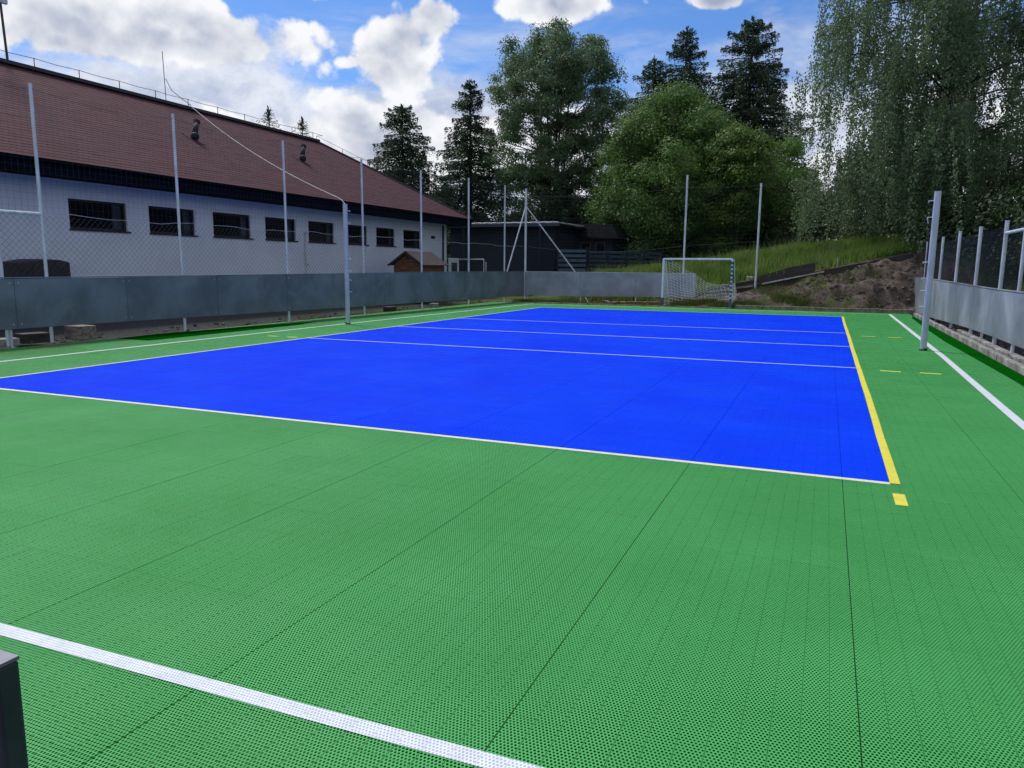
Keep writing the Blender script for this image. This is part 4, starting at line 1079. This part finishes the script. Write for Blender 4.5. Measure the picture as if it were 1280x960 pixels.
def weeping_birch(label, x, y, z0, H, R, seed=5):
    random.seed(seed); o = empty('birch_tree', label, 'tree', (x, y, z0))
    tb = MB(); t1 = limb(tb, (0, 0, -.4), (-.35, .2, H*.9), .20, .05, .03, 10, 10)
    tb.build('trunk', M_BIRCHBARK, o)
    lm = MB(); Cs = []; Ns = []; Ss = []
    nl = 104
    for i in range(nl):
        f = (i+.5)/nl; h = H*(.11+.82*f**1.15); a = i*2.399+random.uniform(-.3, .3)
        reach = R*lerp_tab(f, [(0, .85), (.15, 1), (.6, .98), (.8, .7), (1, .25)])*random.uniform(.55, 1.08)
        s = min(t1, key=lambda p: abs(p.z-h))
        rise = random.uniform(.10, .42)*reach
        P = [Vector(s)]; n = 9
        for k in range(1, n+1):
            u = k/n; P.append(Vector((s.x+math.cos(a)*reach*u, s.y+math.sin(a)*reach*u, h+rise*math.sin(u*2.0)-.25*reach*u*u)))
        for k in range(n): lm.tube(P[k], P[k+1], max(.008, .05*(1-k/n)), 4, max(.006, .05*(1-(k+1)/n)), caps=False)
        # hanging strands
        ns = int(9+11.5*reach/R*3)
        for q in range(ns):
            u = random.random()**.6; k = min(n-1, int(u*n)); b = P[k].lerp(P[k+1], u*n-k)+Vector((random.gauss(0, .38), random.gauss(0, .38), random.gauss(0, .12)))
            L = random.uniform(.5, 3.0 if f > .35 else 3.8)*(.6+.5*u)
            zmin = 2.1-z0+random.uniform(-.5, .7)
            if b.z-L < zmin: L = max(.25, b.z-zmin)
            sw = Vector((random.gauss(0, .09), random.gauss(0, .09), 0))
            gap = noise.noise(Vector((b.x*.42+3, b.y*.42, b.z*.46+seed)))
            if gap < (-.05 if f > .3 else -.22): continue
            m = int(L*60)
            t = RNG.random(m); C = np.stack([b.x+sw.x*t*L+RNG.normal(size=m)*.075, b.y+sw.y*t*L+RNG.normal(size=m)*.075, b.z-t*L], 1)
            N = rand_dirs(m)*.8+[0, 0, -1]; N /= np.linalg.norm(N, axis=1)[:, None]
            Cs.append(C); Ns.append(N); Ss.append(RNG.uniform(.055, .108, m))
            if q % 3 == 0: lm.tube(b, b+sw*L+Vector((0, 0, -L*.9)), .006, 3, .003, caps=False)
    lm.build('branches', M_BIRCHBARK, o, kind='stuff')
    leaves_mesh('crown', np.concatenate(Cs), np.concatenate(Ns), np.concatenate(Ss), .72, L_BIRCH, o)
    print('birch leaves', sum(len(c) for c in Cs))
    return o

spruce('dense dark spruce rising behind the hip end of the red roof', -18.3, 40, 0, 11.9, 5.4, dens=1.1, seed=21, power=.68)
spruce('slender dark spruce left of the tall open crowned tree', -13.25, 40, 0, 13.0, 4.2, dens=.9, seed=22, power=.75)
spruce('small leafless spruce tip showing above the red ridge, left of the pair', -26.0, 36, 0, 11.5, 3.6, dens=.14, seed=23)
spruce('small leafless spruce tip showing above the red ridge, right of the pair', -24.9, 38, 0, 11.15, 3.6, dens=.14, seed=24)
spruce('spruce top behind the round green tree, lowest of the three spruces', -3.0, 47, .8, 14.4, 6.6, dens=.9, seed=25, power=.8)
spruce('pointed spruce behind the round green tree, middle of the three', -.95, 47, .8, 16.1, 6.8, dens=.95, seed=26, power=.82)
spruce('broad dark spruce behind the round green tree, nearest the birch', 3.3, 46, .8, 15.8, 5.7, dens=1.25, seed=27, power=.60)
spruce('low dark spruce below the right side of the tall open crowned tree', -5.7, 37, 0, 6.8, 3.4, dens=1.2, seed=28, power=.6)
broadleaf('tall open crowned tree with many stems behind the dark shed', -7.9, 41, 0, 16.0, 4.35, L_ASH, 480, 290, .135, seed=38, base=.20, trunks=5, csize=.85, trunk_r=.15, outer=.5,
          gap=-.34, shape=lambda f: (.62+.9*f if f < .35 else .935+.065*math.sin((f-.35)*5) if f < .68 else math.sqrt(max(0, 1-((f-.68)/.34)**2))))
broadleaf('round bright green tree behind the goal', .35, 37, 1.2, 9.9, 4.75, L_MAPLE, 400, 330, .125, seed=32, base=.05, trunks=3, csize=1.0, gap=-.16, trunk_r=.14, outer=.42,
          shape=lambda f: (.86+.35*f if f < .4 else max(0, 1-((f-.4)/.61)**1.55)**.75))
broadleaf('shorter green tree right of the round green tree', 5.2, 38.5, 1.4, 7.2, 2.6, L_MAPLE, 150, 180, .13, seed=33, base=.08, csize=.85, trunk_r=.1)
broadleaf('small yellow green tree between the round tree and the birch', 4.2, 34.6, 1.4, 6.9, 1.7, L_YEL, 80, 220, .12, seed=34, base=.3, csize=.7, trunk_r=.08)
weeping_birch('large weeping birch overhanging the right end of the court', 12.2, 26.4, 2.2, 15.5, 5.6)
broadleaf('dark leafy tree at the right edge behind the fence', 17.6, 24.5, 3.0, 8.6, 4.2, L_BIRCH, 260, 190, .11, seed=36, base=.02, csize=.9, trunk_r=.15)
bushes = [('dense dark bush behind the left side of the birch', 10.4, 33.5, 2.0, 5.6, 2.6), ('tall dark bush behind the birch and the right hillside', 14.5, 33, 2.6, 6.0, 3.2), ('dark bush between the yellow green tree and the birch', 7.6, 34.5, 1.9, 3.9, 1.9), ('dark bush under the left side of the birch', 9.4, 31.0, 2.1, 3.2, 2.0), ('dark bush behind the birch trunk', 12.6, 29.5, 2.4, 3.6, 2.4), ('dark bush on the hillside right of the net post', 14.0, 22.5, 1.3, 2.9, 1.9),
          ('dark bush beyond the middle of the right fence', 15.0, 19.0, 1.8, 2.7, 1.9), ('low dark bush beyond the near part of the right fence', 15.6, 15.5, 2.0, 2.4, 1.8), ('shrub at the end of the right fence', 12.4, 23.6, 1.7, 1.9, 1.2),
          ('dark undergrowth bush below the round green tree', -1.0, 38.5, 1.2, 2.9, 2.4), ('dark undergrowth bush behind the goal pole', 3.8, 40, 1.3, 3.0, 2.6), ('dark bush between the sheds and the round green tree', -4.6, 39.5, .6, 3.6, 2.4),
          ('dark bush behind the shed roof', -8.6, 38, 0, 3.9, 2.2), ('dark bush far behind the birch', 9.0, 40, 1.8, 5.2, 3.6), ('dark bush beyond the corner of the white building', -13.0, 37, 0, 4.4, 2.4), ('dark bush at the far right on the hillside', 18.5, 30, 3.6, 4.5, 3.2), ('tall dark bush behind the yellow green tree', 6.2, 43, 1.5, 6.2, 2.8)]
for i, (lb, x, y, z, h, r) in enumerate(bushes):
    broadleaf(lb, x, y, z-.2, h, r, L_BUSH, 60, 170, .12, seed=50+i, base=.0, csize=.8, name='bush', trunk_r=.06, trunks=2, outer=.5)

def grass_field(name, label, pts, hmin, hmax, m, w=.012, lean=.35):
    """pts (n,2)"""
    n = len(pts); z = np.array([height(a, b, True) for a, b in pts]) if n < 60000 else np.array([height(a, b, False) for a, b in pts])
    H = RNG.uniform(hmin, hmax, n)
    a = RNG.uniform(0, 6.283, n); ln = RNG.normal(size=(n, 2))*lean
    B = np.stack([pts[:, 0], pts[:, 1], z-.02], 1); T = B+np.stack([ln[:, 0]*H, ln[:, 1]*H, H], 1)
    W = np.stack([np.cos(a)*w, np.sin(a)*w, np.zeros(n)], 1)
    V = np.empty((n, 3, 3)); V[:, 0] = B-W; V[:, 1] = B+W; V[:, 2] = T
    o = mesh_np(name, V.reshape(-1, 3), np.arange(n*3).reshape(n, 3), m, kind='stuff'); o['label'] = label
    return o
def scatter(n, x0, x1, y0, y1, dens):
    out = []
    while len(out) < n:
        x = random.uniform(x0, x1); y = random.uniform(y0, y1)
        if random.random() < dens(x, y): out.append((x, y))
    return np.array(out)
random.seed(99)
grass_field('tall_grass', 'tall meadow grass on the bank beyond the far barrier', scatter(52000, -1.2, 12.5, 22.75, 31.0, lambda x, y: (1.0 if y < 27 else .45)*sst((x+1.6)/1.2)*(1 if not (4.9 < x < 6.2 and y < 23.6) else .12)*(.12+.88*sst(.5+noise.noise(Vector((x*.9, y*.9, 1)))*2.2))), .16, .46, L_GRASS, .020, .32)
grass_field('tall_grass', 'scattered taller seed stalks in the meadow grass', scatter(2200, -1.0, 12.0, 22.9, 29.0, lambda x, y: sst(.3+1.8*noise.noise(Vector((x*.9, y*.9, 31))))), .4, .75, L_SEED, .012, .22)
grass_field('weeds', 'short weeds at the foot of the soil slope', scatter(16000, 3.6, 10.6, 20.85, 22.3, lambda x, y: sst(.35+1.6*noise.noise(Vector((x*1.1, y*1.6, 4))))*(1.0 if y < 21.1+.55*sst((8.6-x)/2) else .12)*sst((10.6-x)/1.5)), .05, .17, L_GRASS2, .008)
grass_field('weeds', 'sparse weeds below the far barrier', scatter(7000, -2.5, 4.2, 20.8, 22.6, lambda x, y: sst(.45+1.4*noise.noise(Vector((x*1.1, y*1.6, 9))))*(1 if x < 0 else .4)), .04, .16, L_GRASS2, .008)
grass_field('weeds', 'sparse weeds along the foot of the left barrier', scatter(5000, -3.6, -2.5, 3, 21, lambda x, y: sst(.2+1.6*noise.noise(Vector((x*2, y*.9, 14))))*sst((y-4)/14) if x < on_left(y)+.45 else 0), .03, .12, L_GRASS2, .007)
grass_field('hillside_grass', 'green grass on the hillside beyond the right fence', scatter(14000, 12.2, 17, 9, 24, lambda x, y: sst(.5+1.4*noise.noise(Vector((x*.6, y*.5, 24))))), .12, .4, L_GRASS, .012)
